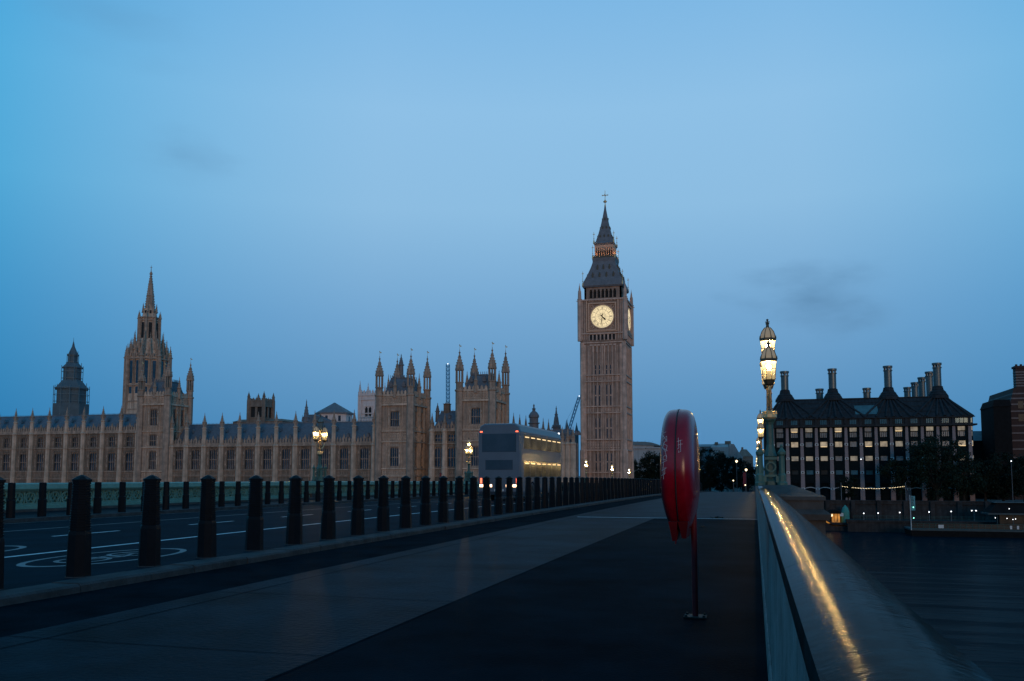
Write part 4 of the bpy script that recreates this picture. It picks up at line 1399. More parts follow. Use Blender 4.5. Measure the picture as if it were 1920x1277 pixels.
# ------------------------------------------------------------------ clock tower
TY, TX, TA = 262.0, -44.8, 6.72
AY = TY + TA
def zt(py, Y=TY):
    return at(1135, py, Y)[1]
tw = thing('clock_tower', 'tall gothic clock tower with glowing dials and a pointed iron roof', 'clock tower', (TX, AY, GZ))
F = faces(TX, AY, TA)
wall, rel = MB(), MB()
sh = zt(642)
wall.box(TX - TA + .5, TX + TA - .5, AY - TA + .5, AY + TA - .5, GZ, sh)
strs = [zt(q) for q in (886, 844, 824, 774, 762, 715, 703, 642)]
wrows = [(zt(q0), zt(q1)) for q0, q1 in ((882, 850), (821, 784), (760, 722), (701, 684))]
wus = (-2.35, -1.15, 1.15, 2.35)
gl = MB()
for fi, fc in enumerate(F):
    cuts = [-TA]
    for u in wus:
        cuts += [u - .22, u + .22]
    cuts.append(TA)
    for j in range(0, len(cuts), 2):
        fc.box(wall, cuts[j], cuts[j + 1], -.49, 0, GZ, sh)
    zz = [GZ] + [z for r_ in wrows for z in r_] + [sh]
    for u in wus:
        for j in range(0, len(zz), 2):
            fc.box(wall, u - .219, u + .219, -.488, -.10, zz[j], zz[j + 1])
    for u in [-4.55, -4.1, -3.0, -1.75, -.55, -.05, .05 + .5, 1.75, 3.0, 4.1, 4.55]:   # continuous mullion shafts
        fc.box(rel, u - .11, u + .11, .001, .22, GZ, sh - 1.0)
    for s in (-1, 1):                               # clasping corner buttresses with ribs
        fc.box(rel, s * (TA - 1.55), s * (TA + .12), .002, .30, GZ, zt(844))
        fc.box(rel, s * (TA - 1.42), s * (TA + .0), .002, .24, zt(844), sh - .6)
        for o_ in (.25, .72, 1.2):
            fc.box(rel, s * (TA - o_ - .07), s * (TA - o_ + .07), .24, .36, GZ, sh - .8)
    for z in strs:
        fc.box(rel, -TA - .3, TA + .3, .003, .42, z - .16, z + .16)
    for za, zb in ((zt(842), zt(826)), (zt(772), zt(764)), (zt(713), zt(705))):
        carved(rel, fc, -TA + 1.6, TA - 1.6, za, zb, .001, .75)
    for r_ in wrows:
        for u in wus:
            for s in (-1, 1):
                fc.box(rel, u + s * .22, u + s * .34, -.05, .10, r_[0], r_[1])
            fc.box(rel, u - .22, u + .22, -.45, -.1, r_[0] + (r_[1] - r_[0]) * .47, r_[0] + (r_[1] - r_[0]) * .53)
    for i in range(7):                              # pointed arcade heads at the top of the shaft
        u = -3.6 + 1.2 * i
        fc.box(rel, u - .5, u - .36, .001, .28, sh - 3.0, sh - 1.0)
        fc.box(rel, u + .36, u + .5, .001, .28, sh - 3.0, sh - 1.0)
        fc.box(rel, u - .5, u + .5, .001, .30, sh - 1.0, sh - .5)
for k, (sx, sy) in enumerate(((1, 1), (1, -1), (-1, 1), (-1, -1))):
    rel.lathe(TX + sx * (TA - .15), AY + sy * (TA - .15), [(.95, GZ), (.95, zt(844)), (.72, zt(843)), (.70, sh)], 8, PI / 8)
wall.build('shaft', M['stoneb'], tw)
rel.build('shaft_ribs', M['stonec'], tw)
for fi in (0, 1):
    for r_ in wrows:
        for u in wus:
            g = MB()
            F[fi].box(g, u - .22, u + .22, -.49, -.42, r_[0], r_[1])
            g.build('slit_window', M['glass'], tw)
# clock stage
CA = 7.18
FC = faces(TX, AY, CA)
c0z, c1z = sh, zt(560)
body, rel, dark = MB(), MB(), MB()
body.frus((TX - TA - .3, TX + TA + .3, AY - TA - .3, AY + TA + .3), c0z, (TX - CA, TX + CA, AY - CA, AY + CA), c0z + .9)
body.box(TX - CA, TX + CA, AY - CA, AY + CA, c0z + .9, c1z)
zarc = zt(637), zt(627)
dz0, dz1 = zt(623), zt(566)
zcl = zt(594)
for fc in FC:
    for i in range(7):
        u = -3.6 + 1.2 * i
        fc.box(dark, u - .36, u + .36, .004, .03, zarc[0], zarc[1])
        fc.box(rel, u - .60, u - .40, .005, .25, zarc[0] - .3, zarc[1] + .3)
        fc.box(rel, u + .40, u + .60, .005, .25, zarc[0] - .3, zarc[1] + .3)
        fc.box(rel, u - .60, u + .60, .005, .28, zarc[1] + .0, zarc[1] + .35)
    fc.box(rel, -CA - .25, CA + .25, .003, .45, zt(625) - .2, zt(625) + .15)
    fc.box(rel, -CA - .35, CA + .35, .003, .5, c1z - .5, c1z - .1)
    for s in (-1, 1):
        for o_ in (.3, .9, 1.5, 2.05):
            fc.box(rel, s * (CA - o_ - .1), s * (CA - o_ + .1), .004, .26, c0z + 1, c1z - .5)
    for i in range(9):                              # shields over the dial
        u = -4 + i
        fc.box(rel, u - .35, u + .35, .004, .2, dz1 + .25, dz1 + 1.0)
for sx in (-1, 1):
    for sy in (-1, 1):
        x, y = TX + sx * CA, AY + sy * CA
        rel.lathe(x, y, [(.72, c0z + .6), (.72, c1z), (.85, c1z + .1), (.6, c1z + .3), (.5, zt(545))], 8, PI / 8)
        spire(rel, x, y, zt(545), zt(528), .45)
        rel.tube((x, y, zt(562)), (x + sx * .95, y + sy * .35, zt(562) - .15), .14)
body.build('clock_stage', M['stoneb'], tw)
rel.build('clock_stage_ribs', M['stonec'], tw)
dark.build('arcade_openings', M['black'], tw)
for fi in (0, 1, 2, 3):
    fc = FC[fi]
    d3 = Vector((fc.dn[0], fc.dn[1], 0))
    u3 = Vector((fc.du[0], fc.du[1], 0))
    up = Vector((0, 0, 1))
    def pt(u, z, n):
        p = fc.p(u, n)
        return Vector((p[0], p[1], z))
    RD = 3.62
    fr = MB()
    fh = 4.45
    for (u0, u1, za, zb) in ((-fh, -fh + .42, zcl - fh, zcl + fh), (fh - .42, fh, zcl - fh, zcl + fh), (-fh + .42, fh - .42, zcl - fh, zcl - fh + .38), (-fh + .42, fh - .42, zcl + fh - .38, zcl + fh)):
        fc.box(fr, u0, u1, .002, .46, za, zb)
    fr.ring(pt(0, zcl, .16), u3, up, RD, RD + .24, 48, th=.16 if fi in (0, 1, 2, 3) else .1)
    for s_ in (-1, 1):
        fc.box(fr, s_ * 4.95 - .16, s_ * 4.95 + .16, .002, .38, zcl - fh - .3, zcl + fh + 1.2)
    fc.box(fr, -4.8, 4.8, .002, .34, zcl - fh - .3, zcl - fh - .02)
    for sx in (-1, 1):
        for sz in (-1, 1):
            for q, r_ in ((3.15, .55), (3.55, .3), (2.65, .25)):
                fr.ring(pt(sx * q, zcl + sz * q, .10), u3, up, r_ * .55, r_, 10, th=.08)
    frame = fr.build('dial_frame', M['lit_copper'], tw)
    dl = MB()
    vs = [tuple(pt(0, zcl, .12))] + [tuple(pt(RD * math.cos(2 * PI * k / 64), zcl + RD * math.sin(2 * PI * k / 64), .12)) for k in range(64)]
    dl.add(vs, [(0, 1 + k, 1 + (k + 1) % 64) for k in range(64)])
    dial = dl.build('dial', M['dial'], tw)
    nm = MB()
    def ray_bar(ang, ra, rb, wdt, n=.14, side=0.0):
        d = Vector((math.sin(ang), math.cos(ang)))
        p = Vector((d.y, -d.x))
        c = [(d * ra + p * (side - wdt)), (d * ra + p * (side + wdt)), (d * rb + p * (side + wdt)), (d * rb + p * (side - wdt))]
        nm.add([tuple(pt(q.x, zcl + q.y, n)) for q in c], [(0, 1, 2, 3)])
    def slant(ang, ra, sa, rb, sb, wdt):
        d = Vector((math.sin(ang), math.cos(ang)))
        p = Vector((d.y, -d.x))
        c = [(d * ra + p * (sa - wdt)), (d * ra + p * (sa + wdt)), (d * rb + p * (sb + wdt)), (d * rb + p * (sb - wdt))]
        nm.add([tuple(pt(q.x, zcl + q.y, .142)) for q in c], [(0, 1, 2, 3)])
    ROM = ('XII', 'I', 'II', 'III', 'IV', 'V', 'VI', 'VII', 'VIII', 'IX', 'X', 'XI')
    for h, txt in enumerate(ROM):                   # the Roman numerals, stroke by stroke
        ang = 2 * PI * h / 12
        wid = {'I': .17, 'V': .34, 'X': .34}
        tot = sum(wid[c] for c in txt)
        s0 = -tot / 2
        for ch in txt:
            m_ = s0 + wid[ch] / 2
            if ch == 'I':
                ray_bar(ang, 2.35, 3.05, .05, .142, m_)
            elif ch == 'V':
                slant(ang, 3.05, m_ - .13, 2.35, m_, .04)
                slant(ang, 3.05, m_ + .13, 2.35, m_, .025)
            else:
                slant(ang, 3.05, m_ - .13, 2.35, m_ + .13, .04)
                slant(ang, 3.05, m_ + .13, 2.35, m_ - .13, .025)
            s0 += wid[ch]
        ray_bar(ang + PI / 12, .5, 3.1, .018)
        ray_bar(ang, .6, 2.25, .035)
    for r_, w_ in ((2.20, .08), (3.12, .07), (3.48, .10), (1.1, .05)):
        nm.ring(pt(0, zcl, .141), u3, up, r_, r_ + w_, 48)
    for k in range(60):
        ray_bar(2 * PI * k / 60, 3.2, 3.5, .022)
    nm.build('numerals', M['iron'], dial)
    for hn, ang, ln, tail, wd, n_ in (('hour_hand', 2 * PI * (4 + 31.5 / 60) / 12, 1.75, .7, .17, .20), ('minute_hand', 2 * PI * 31.5 / 60, 3.15, .9, .11, .26)):
        hm = MB()
        d = Vector((math.sin(ang), math.cos(ang)))
        p = Vector((d.y, -d.x))
        poly = [d * -tail + p * wd * 1.3, d * -tail - p * wd * 1.3, d * 0 - p * wd * .9, d * ln * .62 - p * wd * (1.5 if hn == 'hour_hand' else .8), d * ln, d * ln * .62 + p * wd * (1.5 if hn == 'hour_hand' else .8), d * 0 + p * wd * .9]
        nn = len(poly)
        hm.add([tuple(pt(q.x, zcl + q.y, n_)) for q in poly] + [tuple(pt(q.x, zcl + q.y, n_ + .05)) for q in poly],
               [tuple(range(nn)), tuple(range(2 * nn - 1, nn - 1, -1))] + [(k, nn + k, nn + (k + 1) % nn, (k + 1) % nn) for k in range(nn)])
        hm.build(hn, M['black'], dial)
# belfry
z0, z1 = c1z, zt(540)
BA = 5.9
FB = faces(TX, AY, BA)
bel, op = MB(), MB()
bel.box(TX - BA + .6, TX + BA - .6, AY - BA + .6, AY + BA - .6, z0 - .1, z1 + .6)
for fc in FB:
    fc.box(bel, -BA, -BA + 1.5, -.59, 0, z0 - .1, z1 + .6)
    fc.box(bel, BA - 1.5, BA, -.59, 0, z0 - .1, z1 + .6)
    fc.box(bel, -BA + 1.5, BA - 1.5, -.59, 0, z1 - .1, z1 + .6)
    fc.box(bel, -BA + 1.5, BA - 1.5, -.59, .05, z0 - .1, z0 + .5)
    for i in range(8):
        u = -BA + 1.5 + (2 * BA - 3.0) * i / 7
        fc.box(bel, u - .16, u + .16, -.55, .12, z0 + .5, z1 - .1)
    for i in range(7):
        u = -BA + 1.5 + (2 * BA - 3.0) * (i + .5) / 7
        fc.box(bel, u - .5, u - .3, -.5, .02, z1 - .7, z1 - .1)
        fc.box(bel, u + .3, u + .5, -.5, .02, z1 - .7, z1 - .1)
    fc.box(op, -BA + 1.5, BA - 1.5, -.61, -.592, z0 + .5, z1 - .1)
bel.build('belfry', M['stoneb'], tw)
op.build('belfry_openings', M['black'], tw)
# iron roofs
def za(py):
    return at(1136, py, AY)[1]
e0, e1, e2, e3, e4 = zt(540) + .6, za(533), za(494), za(488), za(463)
rf = MB()
rf.frus((TX - 6.3, TX + 6.3, AY - 6.3, AY + 6.3), e0, (TX - 6.55, TX + 6.55, AY - 6.55, AY + 6.55), e0 + .5)
rf.frus((TX - 6.55, TX + 6.55, AY - 6.55, AY + 6.55), e0 + .5, (TX - 6.05, TX + 6.05, AY - 6.05, AY + 6.05), e1)
prev = 6.0
zz = e1
for i in range(1, 11):                              # concave lower roof in plate courses
    q = i / 10
    a_ = 3.55 + 2.45 * (1 - q) ** 1.25
    z_ = e1 + (e2 - e1) * q
    rf.frus((TX - prev, TX + prev, AY - prev, AY + prev), zz, (TX - a_ - .03, TX + a_ + .03, AY - a_ - .03, AY + a_ + .03), z_)
    prev, zz = a_, z_
rf.frus((TX - 3.6, TX + 3.6, AY - 3.6, AY + 3.6), e2, (TX - 3.75, TX + 3.75, AY - 3.75, AY + 3.75), e3)
lowr = rf.build('lower_roof', M['iron'], tw)
for fc in faces(TX, AY, 0):
    for q, us in ((.22, (-3.3, -1.1, 1.1, 3.3)), (.62, (-1.9, 0, 1.9))):
        a_ = 3.55 + 2.45 * (1 - q) ** 1.25
        z_ = e1 + (e2 - e1) * q
        for u in us:
            dm = MB()
            fc.box(dm, u - .26, u + .26, a_ - .8, a_ + .22, z_ - .3, z_ + .75)
            fc.box(dm, u - .14, u + .14, a_ - .8, a_ + .15, z_ + .75, z_ + 1.3)
            dm.build('dormer', M['lampiron'], lowr)
lan, gw, gd = MB(), MB(), MB()
LA = 3.02
gw.box(TX - LA + 1.1, TX + LA - 1.1, AY - LA + 1.1, AY + LA - 1.1, e3, e4 - .3)
for fc in faces(TX, AY, LA):
    for i in range(9):
        u = -LA + .25 + (2 * LA - .5) * i / 8
        fc.box(lan, u - .09, u + .09, -.25, 0, e3, e4 - .9)
        fc.box(lan, u - .24, u - .09, -.22, -.03, e4 - 1.9, e4 - .9)
        fc.box(lan, u + .09, u + .24, -.22, -.03, e4 - 1.9, e4 - .9)
    fc.box(lan, -LA, LA, -.25, 0.02, e4 - .9, e4 - .1)
    for i in range(22):
        u = -3.6 + 7.2 * i / 21
        fc.box(gd, u - .05, u + .05, .62, .70, e3 + .0, e3 + .8)
    fc.box(gd, -3.65, 3.65, .60, .72, e3 + .8, e3 + .9)
    fc.box(gd, -3.6, 3.6, .63, .67, e3, e3 + .6)
lan.build('lantern_columns', M['lit_copper'], tw)
gw.build('lantern_core', M['black'], tw)
fl = MB()
for fc in faces(TX, AY, LA):
    for u in (-2.1, -.7, .7, 2.1):
        fc.box(fl, u - .3, u + .3, .42, .54, e3 + .03, e3 + .12)
fl.build('floodlight', M['flood'], tw)
gd.build('balcony_rail', M['lampiron'], tw)
sp = MB()
e5 = za(456)
sp.frus((TX - 3.05, TX + 3.05, AY - 3.05, AY + 3.05), e4 - .1, (TX - 3.4, TX + 3.4, AY - 3.4, AY + 3.4), e4 + .5)
sp.frus((TX - 3.4, TX + 3.4, AY - 3.4, AY + 3.4), e4 + .5, (TX - 2.72, TX + 2.72, AY - 2.72, AY + 2.72), e5)
prof_ = [(e5, 2.7), (za(442), 2.0), (za(427), 1.36), (za(410), .78), (za(396), .38), (za(386), .16)]
for (zA, rA), (zB, rB) in zip(prof_, prof_[1:]):
    sp.frus((TX - rA, TX + rA, AY - rA, AY + rA), zA, (TX - rB - .02, TX + rB + .02, AY - rB - .02, AY + rB + .02), zB)
sp_name = sp.build('spire', M['iron'], tw).name
spo = bpy.data.objects[sp_name]
for fc in faces(TX, AY, 0):
    for zz, rr, us in ((za(446), 2.2, (-1.3, 0, 1.3)), (za(429), 1.45, (-.6, .6)), (za(412), .86, (0,))):
        for u in us:
            sd_ = MB()
            fc.box(sd_, u - .2, u + .2, rr - .5, rr + .22, zz - .3, zz + .45)
            sd_.build('lucarne', M['lampiron'], spo)
fn = MB()
ft = za(357)
fn.lathe(TX, AY, [(.2, za(388)), (.28, za(386)), (.14, za(383)), (.14, za(380)), (.55, za(379)), (.62, za(377.5)), (.3, za(376)), (.1, za(374)), (.07, ft)], 8)
fn.box(TX - .9, TX + .9, AY - .07, AY + .07, za(366) - .1, za(366) + .12)
fn.box(TX - .07, TX + .07, AY - .9, AY + .9, za(366) - .1, za(366) + .12)
for s in (-1, 1):
    fn.lathe(TX + s * .9, AY, [(.02, za(366) - .25), (.18, za(366)), (.02, za(366) + .25)], 6)
fn.build('finial', M['gold'], tw)
for sx in (-1, 1):
    for sy in (-1, 1):
        for rr, zA, zB in ((6.3, e0 + .4, e0 + 5.2), (3.55, e3 - .2, e3 + 4.2), (3.2, e4 + .4, e4 + 4.2)):
            v = MB()
            x, y = TX + sx * rr, AY + sy * rr
            v.lathe(x, y, [(.28, zA), (.22, zA + .9), (.08, zA + 1.3), (.06, zB)], 6)
            v.box(x - .32, x + .32, y - .04, y + .04, zB - .8, zB - .6)
            v.lathe(x, y, [(.02, zA + 1.4), (.2, zA + 1.65), (.02, zA + 1.9)], 6)
            v.build('corner_vane', M['gold'], tw)

# ------------------------------------------------------------------ smaller towers and roofs behind the palace
bt = thing('belfry_tower', 'small dark stone belfry with four tall pinnacles, over the lower palace range', 'church tower', (at(489, 780, 285)[0], 285, GZ))
bx, by = bt.location.x, 285
def zb_(py, Y=285, px=489):
    return at(px, py, Y)[1]
mb, rel, op = MB(), MB(), MB()
ha = 3.25
mb.box(bx - ha + .4, bx + ha - .4, by - ha + .4, by + ha - .4, GZ, zb_(752))
for fc in faces(bx, by, ha):
    fc.box(mb, -ha, -ha + .9, -.39, 0, GZ, zb_(754))
    fc.box(mb, ha - .9, ha, -.39, 0, GZ, zb_(754))
    fc.box(mb, -.45, .45, -.39, 0, GZ, zb_(754))
    fc.box(mb, -ha, ha, -.388, .02, GZ, zb_(784))
    fc.box(mb, -ha, ha, -.385, .02, zb_(763), zb_(754))
    fc.box(rel, -ha - .2, ha + .2, .021, .3, zb_(764), zb_(763))
    fc.box(rel, -ha - .2, ha + .2, .021, .3, zb_(785.5), zb_(784))
    crenels(rel, fc, -ha, ha, zb_(754), 1.1, 1.2, .4, .1)
    fc.box(op, -ha + .9, ha - .9, -.41, -.395, zb_(783), zb_(764))
for sx in (-1, 1):
    for sy in (-1, 1):
        rel.lathe(bx + sx * ha, by + sy * ha, [(.75, GZ), (.7, zb_(752)), (.6, zb_(750))], 8, PI / 8)
        rel.lathe(bx + sx * ha, by + sy * ha, [(.6, zb_(750)), (.5, zb_(744))], 8)
        spire(rel, bx + sx * ha, by + sy * ha, zb_(745), zb_(735), .62)
for s in (-1, 1):
    spire(rel, bx + s * .0, by + s * ha, zb_(752), zb_(744), .3)
    spire(rel, bx + s * ha, by, zb_(752), zb_(744), .3)
mb.build('wall', M['sooty'], bt)
rel.build('pinnacle_work', M['sooty'], bt)
op.build('belfry_openings', M['black'], bt)
mb = MB()
mb.frus((bx - 10, bx + 11, by - 3, by + 14), GZ, (bx - 10, bx + 11, by - 3, by + 14), zb_(791))
mb.frus((bx - 10.3, bx + 11.3, by - 3.3, by + 14.3), zb_(791), (bx - 8, bx + 9, by, by + 11), zb_(786))
tag(mb.build('stone_block', M['sooty']), 'flat dark stone block below the small belfry with four pinnacles', 'building')
sx_ = at(574.5, 770, 300)[0]
mb = MB().lathe(sx_, 300, [(1.6, GZ), (1.6, zb_(790, 300, 574)), (1.15, zb_(784, 300, 574))], 8)
for k in range(4):
    a = PI / 4 + PI / 2 * k
    spire(mb, sx_ + 1.5 * math.cos(a), 300 + 1.5 * math.sin(a), zb_(790, 300, 574), zb_(778, 300, 574), .4)
spire(mb, sx_, 300, zb_(784, 300, 574), zb_(749, 300, 574), 1.25)
tag(mb.build('fleche', M['iron']), 'thin dark needle fleche between the belfry and the pyramid roofed hall', 'spire')
hx, hy = at(627, 780, 330)[0], 330
def zh(py):
    return at(627, py, 330)[1]
hall = thing('round_hall', 'white walled hall under a dark pyramid roof, behind the lower palace range', 'building', (hx, hy, GZ))
mb = MB().lathe(hx, hy, [(7.6, GZ), (7.6, zh(777))], 8, PI / 8)
mb.build('wall', M['palestone'], hall)
mb = MB().lathe(hx, hy, [(8.3, zh(777.5)), (8.3, zh(774.5)), (7.8, zh(774)), (1.0, zh(757)), (.3, zh(755))], 8, PI / 8)
mb.build('roof', M['iron'], hall)
for k in (4, 5, 6, 7):
    a = PI / 4 * k + PI / 4
    d, tn = Vector((math.cos(a), math.sin(a), 0)), Vector((-math.sin(a), math.cos(a), 0))
    mb = MB()
    vs = []
    for z in (zh(791), zh(781)):
        for u, n_ in ((-.55, 6.9), (.55, 6.9), (.55, 7.06), (-.55, 7.06)):
            vs.append(tuple(Vector((hx, hy, z)) + d * n_ + tn * u))
    mb.add(vs, [(0, 3, 2, 1), (4, 5, 6, 7), (0, 1, 5, 4), (1, 2, 6, 5), (2, 3, 7, 6), (3, 0, 4, 7)])
    mb.build('window', M['glass'], hall)
gx0, gx1 = at(578, 790, 318)[0], at(620, 790, 318)[0]
mb = MB()
zg0, zg1 = at(600, 792, 318)[1], at(600, 777, 318)[1]
mb.box(gx0, gx1, 318, 330, GZ, zg0)
mb.prism([(gx0 - .3, zg0), (gx1 + .3, zg0), ((gx0 + gx1) / 2 - 2, zg1), (gx0, zg1)], 'y', 317.6, 330.4)
tag(mb.build('gabled_roof', M['slate']), 'grey gabled slate roof in front of the pyramid roofed hall', 'roof')
scx0, scx1 = at(671, 790, 300)[0], at(701, 790, 300)[0]
mb = MB()
zs0, zs1 = at(686, 800, 300)[1], at(686, 781, 300)[1]
for i in range(7):
    x = scx0 + (scx1 - scx0) * i / 6
    for yy in (300, 303):
        mb.tube((x, yy, GZ), (x, yy, zs1 + .6 * (i % 2)), .07, n=4)
for z in (zs0, (zs0 + zs1) / 2, zs1 - .3):
    mb.tube((scx0, 300, z), (scx1, 300, z), .07, n=4)
    mb.box(scx0, scx1, 300.1, 302.9, z - .12, z - .05)
tag(mb.build('scaffold', M['palegrey']), 'pale tube scaffold at the foot of the pale church tower', 'scaffold')
# pale twin pinnacled church tower
AYY = 400.0
ax0, ax1 = at(675, 740, AYY)[0], at(707, 740, AYY)[0]
def zab(py):
    return at(690, py, AYY)[1]
ab = thing('church_tower', 'pale pinkish church tower with thin pinnacles, half hidden by a palace tower', 'church tower', ((ax0 + ax1) / 2, AYY, GZ))
am_, aa = (ax0 + ax1) / 2, (ax1 - ax0) / 2
mb, rel, op = MB(), MB(), MB()
mb.box(am_ - aa, am_ + aa, AYY, AYY + 2 * aa, GZ, zab(741))
for fc in faces(am_, AYY + aa, aa):
    for z in (zab(749), zab(775), zab(741)):
        fc.box(rel, -aa - .3, aa + .3, .01, .4, z - .25, z + .25)
    for s in (-1, 1):
        fc.box(rel, s * aa - .9, s * aa + .9, .01, .6, GZ, zab(740))
    crenels(rel, fc, -aa, aa, zab(741), 2.2, 1.5, .5, .3)
    for u in (-1.0, 1.0):
        fc.box(op, u - .75, u + .75, .012, .05, zab(781), zab(765))
        fc.box(op, u - .4, u + .4, .012, .05, zab(765), zab(763))
    fc.box(rel, -2.2, -1.9, .02, .3, zab(782), zab(762))
    fc.box(rel, 1.9, 2.2, .02, .3, zab(782), zab(762))
    fc.box(rel, -2.2, 2.2, .02, .3, zab(762), zab(760.5))
    fc.box(rel, -.2, .2, .02, .2, zab(782), zab(762))
for sx in (-1, 1):
    for sy in (0, 2):
        rel.lathe(am_ + sx * aa, AYY + sy * aa, [(1.1, zab(742)), (1.0, zab(735))], 8)
        spire(rel, am_ + sx * aa, AYY + sy * aa, zab(736), zab(713), .9)
mb.build('wall', M['palestone'], ab)
rel.build('pinnacle_work', M['palestone'], ab)
op.build('belfry_openings', M['black'], ab)
# chimneys and cupolas over the link and the low range
chx, chz = at(838, 770, 238)[0], at(838, 771, 238)[1]
mb = MB().box(chx - .85, chx + .85, 237.4, 239, 14, at(838, 758, 238)[1])
mb.box(chx - 1.0, chx + 1.0, 237.2, 239.2, at(838, 758, 238)[1], at(838, 757, 238)[1])
for q in (-.5, 0, .5):
    mb.lathe(chx + q, 238.2, [(.18, at(838, 757, 238)[1]), (.15, at(838, 755, 238)[1])], 6)
tag(mb.build('chimney_stack', M['sooty']), 'square dark chimney stack on the roof between the two pavilion towers', 'chimney')
mb = MB()
vx_ = at(820.5, 770, 240)[0]
mb.lathe(vx_, 240, [(.75, 17), (.6, at(820, 772, 240)[1])], 8)
spire(mb, vx_, 240, at(820, 772, 240)[1], at(820, 755, 240)[1], .7)
tag(mb.build('roof_ventilator', M['iron']), 'small pointed iron ventilator on the roof between the two pavilion towers', 'ventilator')
for px_, top, base, Yc, r, cat_, lab in ((1001, 757, 806, 300, 1.75, 'cupola', 'round domed dark cupola left of the clock tower'), (1043, 761, 815, 300, 1.35, 'turret', 'pointed dark turret between the domed cupola and the clock tower'),
                                   (1063, 786, 815, 290, .8, 'pinnacle', 'small dark pinnacle at the foot of the leaning crane'), (1081, 792, 815, 290, .7, 'pinnacle', 'smallest dark pinnacle against the clock tower edge')):
    x = at(px_, 780, Yc)[0]
    zA, zB = at(px_, base, Yc)[1], at(px_, top, Yc)[1]
    h = zB - zA
    mb = MB().lathe(x, Yc, [(r, GZ), (r, zA + h * .22), (r * 1.25, zA + h * .24), (r * 1.25, zA + h * .27), (r, zA + h * .28)], 8)
    if cat_ == 'cupola':
        mb.lathe(x, Yc, [(r * .95, zA + h * .28), (r * .95, zA + h * .46), (r * 1.15, zA + h * .48), (r * 1.1, zA + h * .56), (r * .75, zA + h * .66), (r * .35, zA + h * .72), (r * .3, zA + h * .78), (r * .45, zA + h * .80), (r * .12, zA + h * .86), (r * .2, zA + h * .93), (.04, zB)], 10)
    else:
        spire(mb, x, Yc, zA + h * .28, zB, r)
    tag(mb.build(cat_, M['iron']), lab, cat_)
for i, px_ in enumerate((963, 974.5, 986, 1018.5, 1028.5, 1051)):
    x = at(px_, 780, 262)[0]
    zB = at(px_, (773, 776, 778, 783, 785, 795)[i], 262)[1]
    mb = MB().lathe(x, 262, [(.45, 8), (.42, zB - 4), (.55, zB - 3.8), (.4, zB - 3.7)], 8)
    spire(mb, x, 262, zB - 3.7, zB, .5)
    tag(mb.build('roof_pinnacle', M['sooty']), ['pinnacle just right of the pavilion tower behind the bus', 'second pinnacle right of the pavilion tower behind the bus', 'pinnacle touching the left side of the domed cupola', 'pinnacle just right of the domed cupola',
        'pinnacle just left of the pointed dark turret', 'pinnacle just right of the pointed dark turret'][i], 'pinnacle', 'slim pinnacles over the low range')
# cranes
cr1 = thing('tower_crane', 'thin blue crane mast standing upright between the two pavilion towers', 'crane', (at(841, 760, 500)[0], 500, GZ))
def lattice(mb, p0, p1, wd, step, r=.10):
    p0, p1 = Vector(p0), Vector(p1)
    d = p1 - p0
    n = max(2, int(d.length / step))
    u = d.normalized()
    s_ = u.cross(Vector((0, 1, 0))).normalized() * wd
    q_ = u.cross(s_).normalized() * wd
    cs = [s_ + q_, s_ - q_, -s_ - q_, -s_ + q_]
    for c in cs:
        mb.tube(p0 + c, p1 + c, r * 1.3, n=4)
    for i in range(n):
        a, b_ = p0 + d * i / n, p0 + d * (i + 1) / n
        for j in range(4):
            mb.tube(a + cs[j], b_ + cs[(j + 1) % 4], r * .8, n=3)
x = cr1.location.x
za_, zb2 = GZ, at(840, 683, 500)[1]
mb = MB()
lattice(mb, (x, 500, za_), (x - .6, 500, zb2), .85, 2.4, .16)
mb.build('jib', M['crane'], cr1)
MB().lathe(x - .6, 500, [(.15, zb2), (.28, zb2 + .3), (.08, zb2 + .6)], 8).build('warning_light', M['coolbulb'], cr1)
cr2 = thing('luffing_crane', 'blue lattice crane jib leaning towards the clock tower', 'crane', (at(1066, 820, 420)[0], 420, GZ))
x, zA = at(1067, 806, 420)
x2, zB = at(1086, 744, 420)
mb = MB()
lattice(mb, (x, 420, GZ), (x, 420, zA), .7, 2.2, .13)
mb.build('mast', M['crane'], cr2)
mb = MB()
lattice(mb, (x, 420, zA), (x2, 420, zB), .55, 1.8, .13)
mb.tube((x2, 420, zB), (x2 + .7, 420, zB - 6), .06, n=4)
mb.box(x2 + .5, x2 + .9, 419.8, 420.2, zB - 6.8, zB - 6)
mb.build('jib', M['crane'], cr2)
mb = MB()
mb.box(x - 2.6, x + .6, 419.3, 420.7, zA - .6, zA + .5)
mb.tube((x - 2.2, 420, zA + .5), (x - 1.4, 420, zA + 4.5), .12, n=4)
mb.tube((x - 1.4, 420, zA + 4.5), (x2, 420, zB), .05, n=4)
mb.build('counter_jib', M['crane'], cr2)
MB().lathe(x2, 420, [(.12, zB + .2), (.22, zB + .4), (.06, zB + .6)], 8).build('warning_light', M['coolbulb'], cr2)

# ------------------------------------------------------------------ office block with bronze roof and tall chimneys
PY = 262.0
ph = thing('office_block', 'dark bronze roofed office block with tall round chimneys and lit windows across the river', 'office block', (33, PY, GZ))
cols = [9.41 + 4.02 * k for k in range(-1, 13)]
x0p, x1p = 3.2, 58.6
mb = MB()
mb.box(x0p, x1p, PY + 1.0, PY + 48, GZ, 15.0)
zr = [(13.55, 14.75), (11.95, 13.35), (9.2, 10.75), (5.2, 6.6), (1.25, 2.55)]
for a, b_ in zip([x0p] + cols, cols + [x1p]):
    for zA, zB in ((GZ + 5.0, 1.15), (2.65, 5.1), (6.7, 9.1), (10.85, 11.85)):
        mb.box(a + .5, b_ - .5, PY + .35, PY + 1.0, zA, zB)
    if b_ - a > 3:
        mb.box(a + .42, a + 1.05, PY + .3, PY + 1.0, GZ + 4, 15)
        mb.box(b_ - 1.05, b_ - .42, PY + .3, PY + 1.0, GZ + 4, 15)
